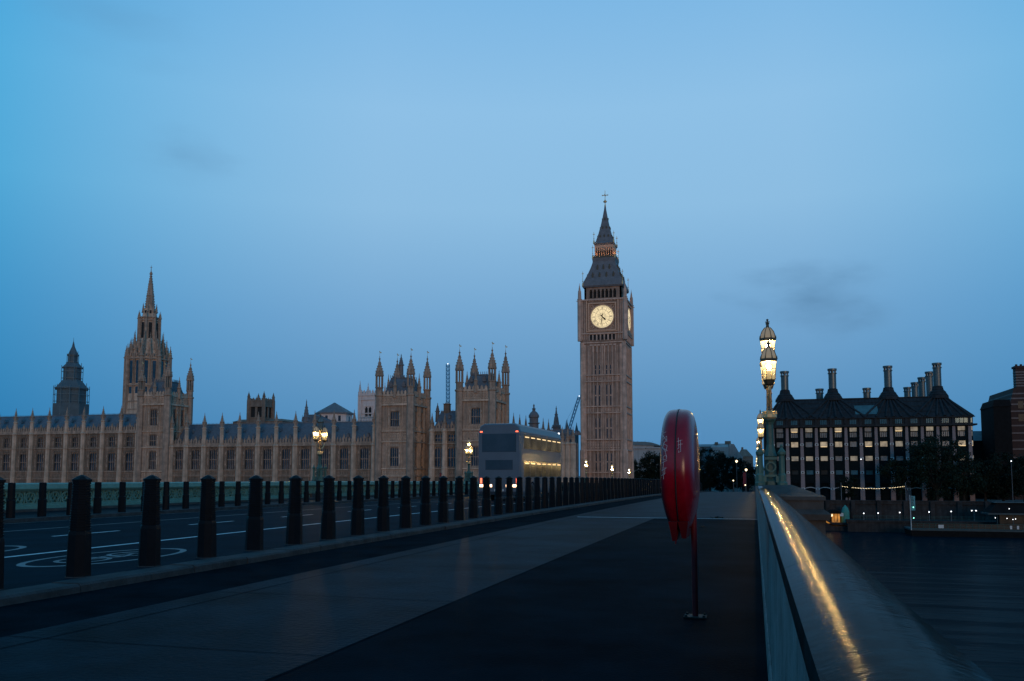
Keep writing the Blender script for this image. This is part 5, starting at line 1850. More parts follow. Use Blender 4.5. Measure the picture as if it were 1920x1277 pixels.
mb.build('wall', M['bronze'], ph)
mb = MB()
mb.box(x0p - .8, x1p + .9, PY - .5, PY + 48.5, 15.0, 15.45)
mb.box(x0p, x1p, PY + .4, PY + 47.5, 15.45, 17.35)
mb.box(x0p - .4, x1p + .5, PY - .1, PY + 48, 17.35, 17.55)
for c in cols:
    mb.box(c - .35, c + .35, PY + .1, PY + .4, 15.45, 17.35)
mb.build('attic', M['bronze2'], ph)
rtop = (x0p + 5, x1p - 5.6, PY + 7.0, PY + 41)
mb = MB()
mb.frus((x0p - .2, x1p + .3, PY + .1, PY + 47.8), 17.55, rtop, 23.6)
mb.box(rtop[0] - .2, rtop[1] + .2, rtop[2] - .2, rtop[3] + .2, 23.6, 23.85)
mb.build('roof', M['bronze2'], ph)
def onroof(x, z):                                   # y of the front slope at height z
    return PY + .1 + 6.9 * (z - 17.55) / 6.05
mb = MB()
big = [at(q, 735, PY + 7)[0] for q in (1472, 1562, 1667, 1760)]
for bxx in big:                                     # bronze ducts running up to every chimney
    for du in (-8.0, -4.6, -2.0, 2.0, 4.6, 8.0):
        xb_ = min(max(bxx + du, x0p + .6), x1p - .8)
        xt_ = bxx + du * .22
        mb.tube((xb_, onroof(0, 17.6) - .1, 17.65), (xt_, onroof(0, 23.4) - .1, 23.5), .34, .30, n=6)
    mb.tube((bxx, onroof(0, 17.6) - .1, 17.65), (bxx, onroof(0, 23.4), 23.5), .42, n=6)
for k in range(60):
    xx = x0p + .5 + k * .93
    if xx < x1p - 1:
        q = 1.0
        mb.tube((xx, onroof(0, 17.6), 17.62), (min(max(xx, rtop[0] + .1), rtop[1] - .1), onroof(0, 23.5), 23.55), .06, n=4)
for z in (19.2, 20.9, 22.4):
    yy = onroof(0, z)
    mb.box(x0p + (z - 17.55) * .8, x1p - (z - 17.55) * .95, yy - .12, yy + .1, z - .05, z + .05)
mb.tube((x1p + .2, PY + .2, 17.6), (x1p - 5.6, PY + 7, 23.7), .22, n=6)
mb.build('roof_ducts', M['bronze2'], ph)
sk0, sk1 = at(1602, 768, PY + 3.5)[0], at(1645, 768, PY + 3.5)[0]
mb = MB()
for (q0, q1) in ((18.6, 21.4),):
    mb.add([(sk0, onroof(0, q0) - .2, q0), (sk1, onroof(0, q0) - .2, q0), (sk1, onroof(0, q1) - .2, q1), (sk0, onroof(0, q1) - .2, q1)], [(0, 1, 2, 3)])
mb.build('skylight', M['tealwin'], ph)
def chimney(x, y, zbase, ztop, rb, r, parent):
    mb = MB()
    if rb > r * 1.5:
        mb.lathe(x, y, [(rb * 1.03, zbase - .2), (rb, zbase + .6), (rb * .90, zbase + .85), (rb * .93, zbase + .9), (rb * .76, zbase + 1.6), (rb * .79, zbase + 1.65), (rb * .55, zbase + 2.35), (rb * .57, zbase + 2.4), (r * 1.32, zbase + 2.9), (r * 1.28, zbase + 3.3), (r, zbase + 3.5)], 16)
    mb2 = MB().lathe(x, y, [(r, zbase + (3.4 if rb > r * 1.5 else 0)), (r, ztop - 1.3)], 16)
    for q in (.3, .6, .9):
        zz = zbase + 3.5 + (ztop - zbase - 4.8) * q
        if rb > r * 1.5:
            mb2.lathe(x, y, [(r * 1.03, zz), (r * 1.03, zz + .08)], 16)
    for k in range(8):
        a = 2 * PI * k / 8
        mb2.box(x + r * .9 * math.cos(a) - .12, x + r * .9 * math.cos(a) + .12, y + r * .9 * math.sin(a) - .12, y + r * .9 * math.sin(a) + .12, ztop - 1.35, ztop - .5)
    mb2.lathe(x, y, [(r * 1.2, ztop - 1.5), (r * 1.2, ztop - 1.3)], 16)
    mb2.lathe(x, y, [(r * 1.22, ztop - .55), (r * 1.22, ztop)], 16)
    mb2.lathe(x, y, [(r * .35, ztop - 1.4), (r * .35, ztop - .5)], 8)
    o = mb2.build('chimney', M['duct'], parent)
    if rb > r * 1.5:
        mb.build('chimney_base', M['bronze2'], o)
for bxx, tp in zip(big, (691, 689, 687, 684.5)):
    chimney(bxx, PY + 8.2, 23.4, at(1640, tp, PY + 8.2)[1], 2.8, 1.09, ph)
for px_, tp, yo in ((1536.5, 729, 14), (1625, 727.5, 14), (1701, 726, 40), (1715, 717, 33), (1728, 707.5, 26), (1742, 697, 19)):
    x, z = at(px_, tp, PY + yo)
    chimney(x, PY + yo, 23.4, z, 1.0, 1.02, ph)
cmb = None
for i, c in enumerate(cols):
    if cmb is None:
        mb = MB()
        mb.frus((c - .62, c + .62, PY - .12, PY + .98), GZ + .2, (c - .36, c + .36, PY + .02, PY + .96), 14.8)
        cmb = mb.build('pillar', M['pinkstone'], ph)
        cmb['x'] = c
        for z in (9.95, 5.9, 1.9, -2.8):
            MB().box(c - .46, c + .46, PY - .22, PY - .02, z - .32, z + .32).build('node_plate', M['palegrey'], cmb)
            MB().box(c - .2, c + .2, PY - .26, PY - .221, z - .18, z + .18).build('node_hole', M['black'], cmb)
    else:
        copy_tree(cmb, ph, Vector((c - cmb['x'], 0, 0)))
lit_top = 'ABBBBBgBBggBB'
rowl = {0: 'gABBABgBABBgB', 1: 'ggggggggggggg', 2: 'gAgAAgAABgggA', 3: 'gBBBgBBggdgdB', 4: 'ddtdtttdddddd'}
edges = cols + [x1p + .6]
for i in range(13):
    a, b_ = edges[i] + 1.05, edges[i + 1] - 1.05
    if i == 12:
        a, b_ = edges[i] + .42, x1p - .12
    for j, (zA, zB) in enumerate(zr):
        ch = rowl[j][i]
        g = MB().box(a, b_, PY + .72, PY + .80, zA, zB).build('window', M[{'A': 'litA', 'B': 'litB', 'g': 'greywin', 'd': 'darkwin', 't': 'tealwin'}[ch]], ph)
        mb = MB()
        for q in (1, 2, 3):
            xx = a + (b_ - a) * q / 4
            if j in (1,):
                mb.box(xx - .05, xx + .05, PY + .62, PY + .719, zA, zB)
        mb.box(a, b_, PY + .60, PY + .719, zA, zA + .08)
        if j == 0 and ch in 'AB':
            pass
        mb.build('glazing_bar', M['bronze'], g)
        if ch == 'A' and j in (0, 2) and (i * 7 + j) % 3 != 0:
            MB().box(a + .15, b_ - .15, PY + .66, PY + .715, zA - .02 + (.1 if j else .0), zA + .2).build('ceiling_light', M['tube'], g)
    mb = MB().box(a + .1, b_ - .1, PY + .30, PY + .39, 15.75, 17.05)
    g = mb.build('attic_window', M['tealwin'], ph)
    mb = MB()
    for q in range(1, 4):
        xx = a + (b_ - a) * q / 4
        mb.box(xx - .05, xx + .05, PY + .22, PY + .299, 15.75, 17.05)
    mb.build('glazing_bar', M['bronze'], g)
for i in range(len(cols) - 1):                      # pale flat arches over the arcade
    a, b_ = cols[i], cols[i + 1]
    pts = []
    for q in range(9):
        u = q / 8
        pts.append((a + (b_ - a) * u, PY + .05, -2.9 + .55 * math.sin(PI * u)))
    MB().path(pts, .11, 4).build('arch', M['palegrey'], ph)

# ------------------------------------------------------------------ striped brick block, dark neighbours on the right
nb = thing('brick_block', 'tall brick block with pale stripes and striped chimney at the photo edge', 'building', (86, 292, GZ))
nx0, nx1 = at(1893, 800, 292)[0], at(1990, 800, 292)[0]
def zn(py):
    return at(1905, py, 292)[1]
mb = MB()
mb.frus((nx0 - 1.2, nx1, 292, 320), GZ, (nx0 - 1.2, nx1, 292, 320), zn(800))
mb.frus((nx0 - 1.2, nx1, 292.01, 319.99), zn(800), (nx0 + 1.6, nx1, 292.01, 319.99), zn(727))
mb.build('wall', M['brickred'], nb)
mb = MB()
for py in (890, 874, 858, 842, 826, 812, 798, 784, 771, 758, 747, 738):
    k = max(0, min(1, (800 - py) / 73))
    mb.box(nx0 - 1.2 + 2.8 * k - .05, nx1, 291.9, 292.0, zn(py) - .22, zn(py) + .22)
    mb.box(nx0 - 1.25 + 2.8 * k, nx0 - 1.1 + 2.8 * k, 292, 320, zn(py) - .22, zn(py) + .22)
mb.build('stone_band', M['bandstone'], nb)
mb = MB()
cx_ = at(1914, 720, 296)[0]
mb.box(cx_ - 1.5, cx_ + 2.6, 295, 298, zn(740), zn(688))
mb.box(cx_ - 1.8, cx_ + 2.9, 294.7, 298.3, zn(688), zn(684))
for q in (-.9, .4, 1.6):
    mb.lathe(cx_ + q, 296.5, [(.4, zn(684)), (.32, zn(680))], 8)
ch = mb.build('chimney', M['brickred'], nb)
mb = MB()
for i in range(7):
    z = zn(727 - i * 5.2)
    mb.box(cx_ - 1.55, cx_ + 2.65, 294.95, 298.05, z - .2, z + .22)
mb.build('stone_band', M['bandstone'], ch)
for zz in (zn(790), zn(766)):
    for q in range(3):
        xx = nx0 + 2.5 + q * 3
        MB().box(xx, xx + 1.5, 291.88, 292.02, zz, zz + 2.2).build('window', M['darkwin'], nb)
mb = MB()
tx0, tx1 = at(1864, 800, 285)[0], at(1897, 800, 285)[0]
zq = lambda py: at(1880, py, 285)[1]
mb.box(tx0, tx1, 285, 300, GZ, zq(762))
mb.frus((tx0 - .2, tx1 + .2, 284.8, 300.2), zq(762), (tx0 + .4, tx1 - .1, 285.4, 299), zq(749))
tag(mb.build('dark_block', M['darkwall']), 'plain dark slab like block left of the striped brick one', 'building')
lx0, lx1 = at(1828, 830, 300)[0], at(1868, 830, 300)[0]
zl = lambda py: at(1850, py, 300)[1]
lo = thing('low_house', 'low dark house with a striped chimney, between office block and dark slab', 'building', ((lx0 + lx1) / 2, 300, GZ))
mb = MB().box(lx0 - 6, lx1, 300, 314, GZ, zl(826))
mb.build('wall', M['darkwall'], lo)
mb = MB()
mb.prism([(300 - .4, zl(826)), (314.4, zl(826)), (307, zl(806))], 'x', lx0 - 6.3, lx1 + .2)
mb.build('roof', M['iron'], lo)
cx_ = at(1849, 800, 307)[0]
mb = MB().box(cx_ - .8, cx_ + .8, 306, 308, zl(815), zl(787))
mb.box(cx_ - 1, cx_ + 1, 305.8, 308.2, zl(787), zl(785))
c_ = mb.build('chimney', M['brickred'], lo)
mb = MB()
for i in range(4):
    z = zl(805 - i * 4.6)
    mb.box(cx_ - .83, cx_ + .83, 305.97, 308.03, z - .2, z + .2)
mb.build('stone_band', M['bandstone'], c_)

# ------------------------------------------------------------------ trees
def tree(label, x, y, z, h, rx, mt='leaf', seed=1, leaf=.34, clumps=46, per=95, trunk=.42, base=.28, group='trees along the embankment', lean=0.0):
    rr = random.Random(seed)
    t_ = thing('tree', label, 'tree', (x, y, z), group)
    tm = MB()
    top = h * base
    p = Vector((x, y, z - .3))
    q = Vector((x + lean, y, z + top))
    tm.tube(p, q, trunk, trunk * .75, 9)
    cl_ = []
    for i in range(clumps):
        while True:
            v = Vector((rr.uniform(-1, 1), rr.uniform(-1, 1), rr.uniform(-1, 1)))
            if .25 < v.length < 1:
                break
        v = v.normalized() * v.length ** .6
        wob = 1 + .16 * math.sin(3 * math.atan2(v.y, v.x) + seed) + .1 * math.sin(5 * v.z + seed)
        c = Vector((x + lean * 1.3 + v.x * rx * wob, y + v.y * rx * wob, z + h * (base * .72) + (v.z * .5 + .5) * h * (1 - base * .72)))
        cl_.append(c)
    for c in cl_[::3]:
        mid = (q + c) / 2 + Vector((rr.uniform(-.4, .4), rr.uniform(-.4, .4), rr.uniform(-.2, .6)))
        tm.tube(q + Vector((0, 0, rr.uniform(-.2, .25) * top)), mid, trunk * .42, trunk * .22, 6)
        tm.tube(mid, c, trunk * .22, trunk * .06, 5)
    tm.build('trunk', M['bark'], t_)
    cm = MB()
    vs, fs = [], []
    for c in cl_:
        rad_ = rx * rr.uniform(.17, .34)
        for j in range(per):
            d = Vector((rr.gauss(0, .5), rr.gauss(0, .5), rr.gauss(0, .42))) * rad_
            e1 = Vector((rr.uniform(-1, 1), rr.uniform(-1, 1), rr.uniform(-1, 1))).normalized() * leaf * rr.uniform(.6, 1.2)
            e2 = Vector((rr.uniform(-1, 1), rr.uniform(-1, 1), rr.uniform(-1, 1))).normalized() * leaf * rr.uniform(.3, .6)
            b_ = len(vs)
            o = c + d
            vs += [tuple(o - e1), tuple(o + e2), tuple(o + e1), tuple(o - e2)]
            fs.append((b_, b_ + 1, b_ + 2, b_ + 3))
    cm.add(vs, fs)
    cm.build('crown', M[mt], t_)
    return t_
tree('largest broad plane tree in front of the office block', at(1756, 900, 250)[0], 250, GZ, 17.0, 7.6, 'leaf', 3, .40, 64, 120, .5, .20)
tree('plane tree hiding the office corner, right of the largest plane tree', at(1806, 900, 254)[0], 254, GZ, 14.0, 5.0, 'leaf', 4, .38, 46, 110, .42, .22)
tree('plane tree left of the largest one, crown reaching over the pink pillars', at(1688, 900, 251)[0], 251, GZ, 12.6, 4.6, 'leaf', 5, .36, 40, 105, .4, .26)
tree('black tree in front of the low dark house', at(1846, 900, 262)[0], 262, GZ, 11.5, 4.6, 'leaf2', 6, .42, 40, 110, .4, .18)
tree('black tree in front of the plain dark slab block', at(1880, 900, 262)[0], 262, GZ, 13.0, 5.2, 'leaf2', 7, .42, 44, 110, .4, .18)
tree('black tree in front of the striped brick block', at(1920, 900, 260)[0], 260, GZ, 12.0, 5.4, 'leaf2', 8, .42, 44, 110, .4, .18)
tree('small round tree below the string of bulbs', at(1590, 915, 248)[0], 248, GZ, 7.6, 2.7, 'leaf2', 9, .28, 30, 100, .2, .26)
FT = ((1197, 852, 300, 5.0), (1216, 850, 306, 5.2), (1238, 846, 300, 5.0), (1262, 846, 310, 5.5), (1318, 846, 330, 5.4), (1330, 838, 322, 5.6), (1352, 853, 330, 4.4), (1374, 858, 345, 4.6), (1392, 862, 360, 4.8), (1402, 872, 400, 4.6))
FN = ('dark tree against the right edge of the clock tower', 'dark tree just below the pale glass roofed building', 'dark tree beside the red case, on its left', 'dark tree hidden behind the red case',
      'dark tree beside the red case, on its right', 'tall dark tree left of the ruined looking pale house', 'dark tree in front of the pale house', 'dark tree below the far street lamp',
      'dark tree at the end of the bridge road', 'dark tree beyond the red banner')
for i, (px_, py, yy, r) in enumerate(FT):
    x, zt_ = at(px_, py, yy)
    tree(FN[i], x, yy, GZ, zt_ - GZ, r, 'leaf2', 20 + i, .42, 40, 110, .35, .16, 'dark trees at the far end of the bridge')
# distant buildings at the end of the bridge
d1 = thing('glass_roofed_building', 'pale distant building with curved glass roof, right of the clock tower', 'building', (at(1215, 850, 380)[0], 380, GZ))
zf = lambda py: at(1215, py, 380)[1]
xa_, xb_ = at(1182, 850, 380)[0], at(1247, 850, 380)[0]
mb = MB().box(xa_, xb_, 380, 410, GZ, zf(841))
mb.box(xa_ - .4, xb_ - 1, 379.5, 410.5, zf(841), zf(838))
mb.box(xa_ + .6, xb_ - 5, 381, 409, zf(838), zf(833.5))
mb.build('wall', M['distwall'], d1)
mb = MB()
pts = [(xa_, zf(834)), (xb_ - 2.0, zf(836)), (xb_ - 4, zf(832)), (xb_ - 6, zf(829.5)), (xb_ - 9, zf(828)), (xa_, zf(827.5))]
mb.prism(pts, 'y', 380.5, 408)
mb.build('roof', M['distroof'], d1)
mb = MB()
for i in range(6):
    x = xa_ + 1 + i * 1.7
    mb.tube((x, 384, zf(828)), (x, 384, zf(825 + (i % 3))), .08, n=4)
mb.build('roof_mast', M['distroof'], d1)
d2 = thing('pale_house', 'pale distant house with blank gable, above dark trees beside the red case', 'building', (at(1355, 850, 370)[0], 370, GZ))
zf = lambda py: at(1355, py, 370)[1]
xf = lambda px_: at(px_, 850, 370)[0]
mb = MB()
mb.box(xf(1333), xf(1367), 370, 388, GZ, zf(838))
mb.frus((xf(1333), xf(1366), 370.2, 387), zf(838), (xf(1338), xf(1365), 374, 384), zf(831))
mb.box(xf(1367), xf(1373), 372, 388, GZ, zf(832))
mb.prism([(xf(1373), GZ), (xf(1393), GZ), (xf(1391), zf(855)), (xf(1384), zf(846)), (xf(1376), zf(832)), (xf(1373), zf(832))], 'y', 373, 386)
mb.build('wall', M['distwall'], d2)
mb = MB()
mb.box(xf(1340), xf(1346), 372, 375, zf(834), zf(828.5))
mb.box(xf(1359), xf(1370), 373, 377, zf(833), zf(826.5))
mb.build('chimney', M['sooty'], d2)
mb = MB()
mb.box(xf(1348), xf(1358), 369.9, 370.05, zf(858), zf(846))
mb.build('window', M['sooty'], d2)
mb = MB()
mb.box(xf(1300), xf(1340), 378, 392, GZ, zf(836))
mb.frus((xf(1300), xf(1341), 377.5, 392), zf(836), (xf(1302), xf(1338), 381, 389), zf(831))
tag(mb.build('slate_terrace', M['distroof']), 'dark slate roofed terrace between the red case and the pale house', 'building')
mb = MB()
x0_, x1_ = at(1382, 860, 430)[0], at(1412, 860, 430)[0]
z_ = lambda py: at(1395, py, 430)[1]
mb.box(x0_, x1_, 430, 450, GZ, z_(856))
mb.frus((x0_ - .3, x1_, 429.7, 450), z_(856), (x0_ + 2, x1_ - 3, 434, 446), z_(842))
mb.box(x0_ + 2, x0_ + 3, 434, 436, z_(846), z_(838))
tag(mb.build('stone_terrace', M['sooty']), 'dim stone terrace at the far end of the road beside the lamps', 'building')

# ------------------------------------------------------------------ embankment: wall, stair, kiosk, pier
def qx(px_, Y):
    return at(px_, 950, Y)[0]
ew = thing('embankment_wall', 'long granite embankment wall with a moulded parapet above the river', 'embankment wall', (60, BANK, WZ))
ez = lambda py, Y=BANK: at(1700, py, Y)[1]
xw0, xw1 = 2.0, 160.0
mb = MB()
mb.frus((xw0, xw1, BANK - .6, BANK + 1.5), WZ - 1, (xw0, xw1, BANK, BANK + 1.5), GZ + .1)
for i in range(26):
    x = xw0 + 3 + i * 6.1
    mb.box(x, x + 1.0, BANK - .85, BANK + .2, WZ - 1, GZ + .9)
mb.box(xw0, xw1, BANK - .75, BANK, ez(985), ez(983))
mb.build('wall', M['granite'], ew)
mb = MB()
mb.box(xw0, xw1, BANK - .25, BANK + .6, GZ + .1, GZ + .8)
mb.box(xw0, xw1, BANK - .4, BANK + .75, GZ + .8, GZ + 1.05)
mb.build('parapet', M['granite'], ew)
# lower quay walkway in front of the wall
qz = at(1640, 975, 226)[1]
mb = MB()
mb.box(qx(1588, 226), 150, 225, BANK - .9, WZ - 1, qz - .5)
mb.box(qx(1588, 226) - .1, 150, 224.8, BANK - .9, qz - .5, qz)
qw = thing('river_quay', 'low stone river quay under the embankment wall, left of the floating pier', 'quay', (70, 226, WZ))
mb.build('quay_wall', M['granite'], qw)
mb = MB()
x = qx(1600, 225)
while x < 130:
    mb.tube((x, 225.2, qz), (x, 225.2, qz + 1.1), .035, n=5)
    x += 1.5
for h in (.45, .8, 1.1):
    mb.tube((qx(1600, 225), 225.2, qz + h), (130, 225.2, qz + h), .025, n=5)
mb.build('railing', M['greendark'], qw)
# stair flank descending to the quay
sw = thing('river_stair', 'stone stair flank stepping down the embankment beside the glowing kiosk', 'stair', (qx(1530, 229), 229, WZ))
zz = lambda py: at(1530, py, 228)[1]
X_ = lambda px_: qx(px_, 228)
mb = MB()
mb.prism([(X_(1497), WZ - 1), (X_(1594), WZ - 1), (X_(1594), zz(986)), (X_(1560), zz(986)), (X_(1538), zz(973)), (X_(1520), zz(970)), (X_(1502), zz(960)), (X_(1497), zz(960))], 'y', 227.6, 231.5)
mb.build('flank_wall', M['granite'], sw)
mb = MB()
pts = [(X_(1497), zz(958)), (X_(1502), zz(958)), (X_(1520), zz(967)), (X_(1538), zz(970)), (X_(1560), zz(983)), (X_(1594), zz(983))]
for a, b_ in zip(pts, pts[1:]):
    mb.prism([(a[0], a[1]), (b_[0], b_[1]), (b_[0], b_[1] + .55), (a[0], a[1] + .55)], 'y', 227.3, 228.1)
mb.build('stair_coping', M['granite'], sw)
kk = thing('river_kiosk', 'small kiosk glowing orange on the quay', 'kiosk', (qx(1562, 229.5), 229.5, qz))
kx0, kx1 = qx(1550, 229), qx(1574, 229)
kz0, kz1, kz2 = at(1562, 978, 229)[1], at(1562, 963, 229)[1], at(1562, 957, 229)[1]
mb = MB().box(kx0, kx1, 228.6, 232, kz0 - .4, kz1)
mb.build('wall', M['kiosk'], kk)
mb = MB().prism([(kx0 - .5, kz1), (kx1 + .3, kz1), (kx1 - .4, kz2), ((kx0 + kx1) / 2, kz2 + .15), (kx0 + .5, kz1 + .4)], 'y', 227.9, 232)
mb.build('roof', M['darkwall'], kk)
mb = MB().prism([(kx0 - .5, kz1 - .45), ((kx0 + kx1) / 2 - .3, kz1 - .1), ((kx0 + kx1) / 2 - .3, kz1 - .6), (kx0 - .4, kz1 - .75)], 'y', 227.8, 228.5)
mb.build('awning', M['bulb'], kk)  # awning glows of itself, lamplight put into its surface
mb = MB()
for q in (.3, .55, .8):
    xx = kx0 + (kx1 - kx0) * q
    mb.box(xx - .06, xx + .06, 228.5, 228.62, kz0, kz1)
mb.box(kx0 + .2, kx0 + 1.1, 228.5, 228.62, kz0, kz1 - .8)
mb.build('shutter_bar', M['darkwall'], kk)
hx0, hx1 = qx(1577.5, 229), qx(1593, 229)
th = thing('canvas_hut', 'pointed teal canvas hut beside the glowing kiosk', 'hut', ((hx0 + hx1) / 2, 229.5, kz0))
mb = MB()
cxh = (hx0 + hx1) / 2
mb.lathe(cxh, 229.8, [((hx1 - hx0) * .52, kz0 - .4), ((hx1 - hx0) * .50, at(1585, 960, 229)[1]), ((hx1 - hx0) * .36, at(1585, 953, 229)[1]), (.05, at(1585, 947, 229)[1])], 10)
mb.build('cover', M['teal'], th)
MB().box(hx0 - .5, hx0 + .35, 228.0, 228.1, at(1585, 968, 228)[1], at(1585, 962, 228)[1]).build('notice_board', M['palegrey'], th)
# floating pier
PYY = 212.0
px0, px1 = qx(1706, PYY), 110.0
pz = at(1800, 993, PYY)[1]
fp = thing('floating_pier', 'long dark floating pier with glazed railings moored along the embankment', 'pier', ((px0 + px1) / 2, PYY, WZ))
mb = MB()
mb.frus((px0 + .4, px1, PYY + .3, PYY + 9), WZ - .6, (px0, px1, PYY, PYY + 9), pz - .35)
mb.build('hull', M['darkwall'], fp)
mb = MB().box(px0 - .1, px1, PYY - .1, PYY + 9.1, pz - .35, pz)
mb.build('deck', M['canopy'], fp)
mb = MB()
x = px0 + .2
while x < px1:
    mb.tube((x, PYY + .1, pz), (x, PYY + .1, pz + 1.25), .045, n=5)
    x += 1.25
for h in (.15, .7, 1.25):
    mb.tube((px0, PYY + .1, pz + h), (px1, PYY + .1, pz + h), .035, n=5)
mb.build('railing', M['greendark'], fp)
mb = MB().box(px0 + .2, px1, PYY + .16, PYY + .19, pz + .1, pz + 1.2)
mb.build('glass_screen', M['darkwin'], fp)
for q0, q1 in ((1758, 1768), (1892, 1896), (1905, 1909)):
    MB().box(qx(q0, PYY), qx(q1, PYY), PYY - .02, PYY + .06, pz + .25, pz + 1.0).build('notice_board', M['palegrey'], fp)
# pier building with a floating roof
pb = thing('pier_pavilion', 'dark pier pavilion under a wide flat teal grey roof at the photo edge', 'pavilion', (qx(1885, 219), 219, pz))
zc2 = lambda py: at(1880, py, 216)[1]
ax_ = qx(1850, 216)
mb = MB()
mb.frus((ax_ + .4, px1, 215.5, 221.5), zc2(962), (ax_ + 2.2, px1, 216.5, 220.5), zc2(943))
mb.build('canopy', M['darkwall'], pb)
mb = MB()
mb.box(ax_, px1, 215.0, 222, zc2(962) - .35, zc2(962))
mb.box(ax_ + 1.6, px1, 216.0, 221, zc2(943), zc2(943) + .14)
mb.build('canopy_edge', M['canopy'], pb)
mb = MB()
for q in range(8):
    xx = ax_ + 2 + q * 3.2
    mb.tube((xx, 215.8, pz), (xx, 215.8, zc2(962) - .35), .09, n=6)
mb.build('canopy_post', M['canopy'], pb)
mb = MB().box(ax_ + 3, px1, 218, 221, pz, zc2(962) - .36)
mb.build('cabin', M['darkwin'], pb)
for q0, py in ((1892, 954), (1888, 972), (1899, 974), (1904, 973), (1866, 971)):
    x, z = at(q0, py, 215.4)
    MB().lathe(x, 215.3, [(.03, z - .09), (.10, z), (.03, z + .09)], 6).build('lamp', M['coolbulb'], pb)
# teal banner on its white pole
fb = thing('pier_banner', 'tall teal banner on a white pole at the pier end', 'banner', (qx(1708, 211), 211, pz))
zb3 = lambda py: at(1710, py, 211)[1]
mb = MB().tube((qx(1707.5, 211), 211, pz - .2), (qx(1706.5, 211), 211, zb3(928)), .09, .07, 8)
mb.build('pole', M['palegrey'], fb)
mb = MB().box(qx(1708.5, 211), qx(1716, 211), 210.96, 211.04, zb3(957), zb3(930))
bn = mb.build('flag', M['banner'], fb)
mb = MB()
for i in range(6):
    z = zb3(933 + i * 3)
    mb.box(qx(1709.2, 211), qx(1712.5 + (i % 3), 211), 210.93, 210.958, z - .1, z + .12)
mb.build('stripe', M['tealwin'], bn)
for py in (951, 971):
    MB().lathe(qx(1712.5, 210.8), 210.8, [(.03, zb3(py) - .13), (.14, zb3(py)), (.03, zb3(py) + .13)], 6).build('signal_lamp', M['greenbulb'], fb)
# string of bulbs
sl_ = thing('string_lights', 'sagging string of warm bulbs hung between two posts before the pink pillars', 'string lights', (qx(1635, 236), 236, GZ))
a3, b3 = at(1577, 911, 236), at(1698, 911, 236)
pts = []
for i in range(41):
    u = i / 40
    pts.append((a3[0] + (b3[0] - a3[0]) * u, 236, a3[1] + (b3[1] - a3[1]) * u - 1.1 * 4 * u * (1 - u) * .55))
MB().path(pts, .02, 4).build('cable', M['black'], sl_)
for i, p in enumerate(pts[1:-1]):
    if i in (4, 5, 27, 28):
        continue
    MB().lathe(p[0], 236, [(.03, p[2] - .15), (.075, p[2] - .09), (.03, p[2] - .03)], 6).build('bulb', M['bulb'], sl_)
for p in (pts[0], pts[-1]):
    MB().tube((p[0], 236, GZ), (p[0], 236, p[2] + .9), .09, .07, 6).build('post', M['iron'], sl_)
# embankment lamps
def quay_lamp(label, px_, py, Y, base, two=False, arm=.55):
    x, z = at(px_, py, Y)
    t_ = thing('quay_lamp', label, 'lamp post', (x, Y, base), 'small lit lamps along the embankment')
    MB().tube((x, Y, base), (x, Y, z + (.1 if two else -.25)), .08, .05, 6).build('pole', M['iron'], t_)
    for s in ((-1, 1) if two else (0,)):
        MB().lathe(x + s * arm, Y, [(.05, z - .13), (.13, z - .04), (.13, z + .05), (.04, z + .13)], 8).build('lamp_globe', M['coolbulb'], t_)
        MB().lathe(x + s * arm, Y, [(.24, z + .18), (.02, z + .36)], 8).build('lamp_cap', M['iron'], t_)
    if two:
        MB().box(x - arm, x + arm, Y - .04, Y + .04, z + .2, z + .28).build('cross_arm', M['iron'], t_)
    return t_
quay_lamp('single lamp post in front of the lit office windows', 1614.5, 861, 240, GZ)
quay_lamp('twin headed lamp post near the dark pier pavilion', 1826, 957.5, 226, qz, True, .45)
quay_lamp('dim single lamp on the quay right of the teal hut', 1619.5, 962.5, 226, qz)
quay_lamp('brighter single lamp in the middle of the quay', 1646.5, 962, 226, qz)
quay_lamp('single lamp on the quay just left of the teal banner', 1687, 961, 226, qz)
quay_lamp('single lamp on the quay right of the teal banner', 1742, 960, 226, qz)
quay_lamp('bright lamp on the quay midway between banner and twin lamp', 1783.5, 959, 226, qz)
quay_lamp('lone lamp post high among the black trees', 1896, 864.5, 252, GZ)
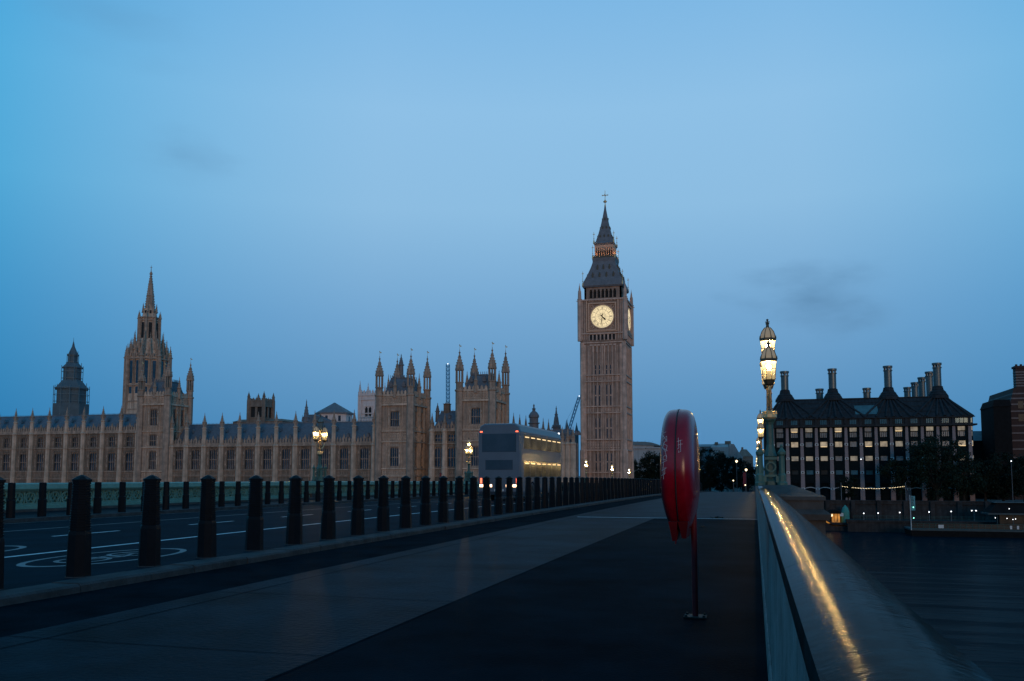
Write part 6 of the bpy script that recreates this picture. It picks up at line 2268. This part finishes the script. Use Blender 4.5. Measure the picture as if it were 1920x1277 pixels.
# street lamp, banner and small lights at the road's end
def zr_(px_, py, Y):
    return at(px_, py, Y)[1]
for px_, py, Y, lab in ((1381, 865, 290, 'far street lamp over the dark trees, below the pale house'), (1399, 881, 285, 'far street lamp above the red banner')):
    x, z = at(px_, py, Y)
    t_ = thing('street_lamp', lab, 'street lamp', (x, Y, GZ))
    MB().tube((x, Y, GZ), (x, Y, z + .5), .12, .08, 6).build('pole', M['iron'], t_)
    MB().lathe(x, Y, [(.1, z - .4), (.36, z - .1), (.36, z + .15), (.08, z + .4)], 8).build('lamp_globe', M['bulb'], t_)
x, z = at(1396, 898, 284)
rb = thing('red_banner', 'tall red banner sign at the end of the road, below the far street lamp', 'sign', (x, 284, GZ))
MB().tube((x + .5, 284, GZ), (x + .5, 284, zr_(1396, 884, 284)), .08, n=6).build('post', M['iron'], rb)
MB().box(x - .45, x + .45, 283.94, 284.06, zr_(1396, 911, 284), zr_(1396, 886, 284)).build('panel', mat('red_sign_paint', (.45, .02, .03), .5, var=.2, scale=2), rb)
for px_, py, lab in ((1375, 901, 'tiny warm traffic light low on the road left of the red banner'), (1397.5, 909.5, 'warm traffic light at the foot of the red banner')):
    x, z = at(px_, py, 232)
    t_ = thing('traffic_light', lab, 'traffic light', (x, 232, dz(232)))
    MB().tube((x, 232, dz(232)), (x, 232, z + .3), .06, n=6).build('pole', M['iron'], t_)
    MB().box(x - .16, x + .16, 231.9, 232.2, z - .35, z + .35).build('signal_head', M['black'], t_)
    MB().lathe(x, 231.8, [(.05, z - .18), (.2, z), (.05, z + .18)], 8).build('signal_lamp', M['bulb'], t_)
# keep-right style red post by the far kerb
x, z = at(826, 893, 96)
rp = thing('red_post', 'slim red post on the far kerb behind the bollards, left of the bus', 'post', (x, 96, dz(96)))
MB().tube((x, 96, dz(96) - .02), (x, 96, zr_(826, 888, 96)), .12, n=8).build('shaft', M['redpaint'], rp)
MB().lathe(x, 96, [(.16, zr_(826, 888, 96)), (.16, zr_(826, 887, 96)), (.04, zr_(826, 886, 96))], 8).build('cap', M['redpaint'], rp)
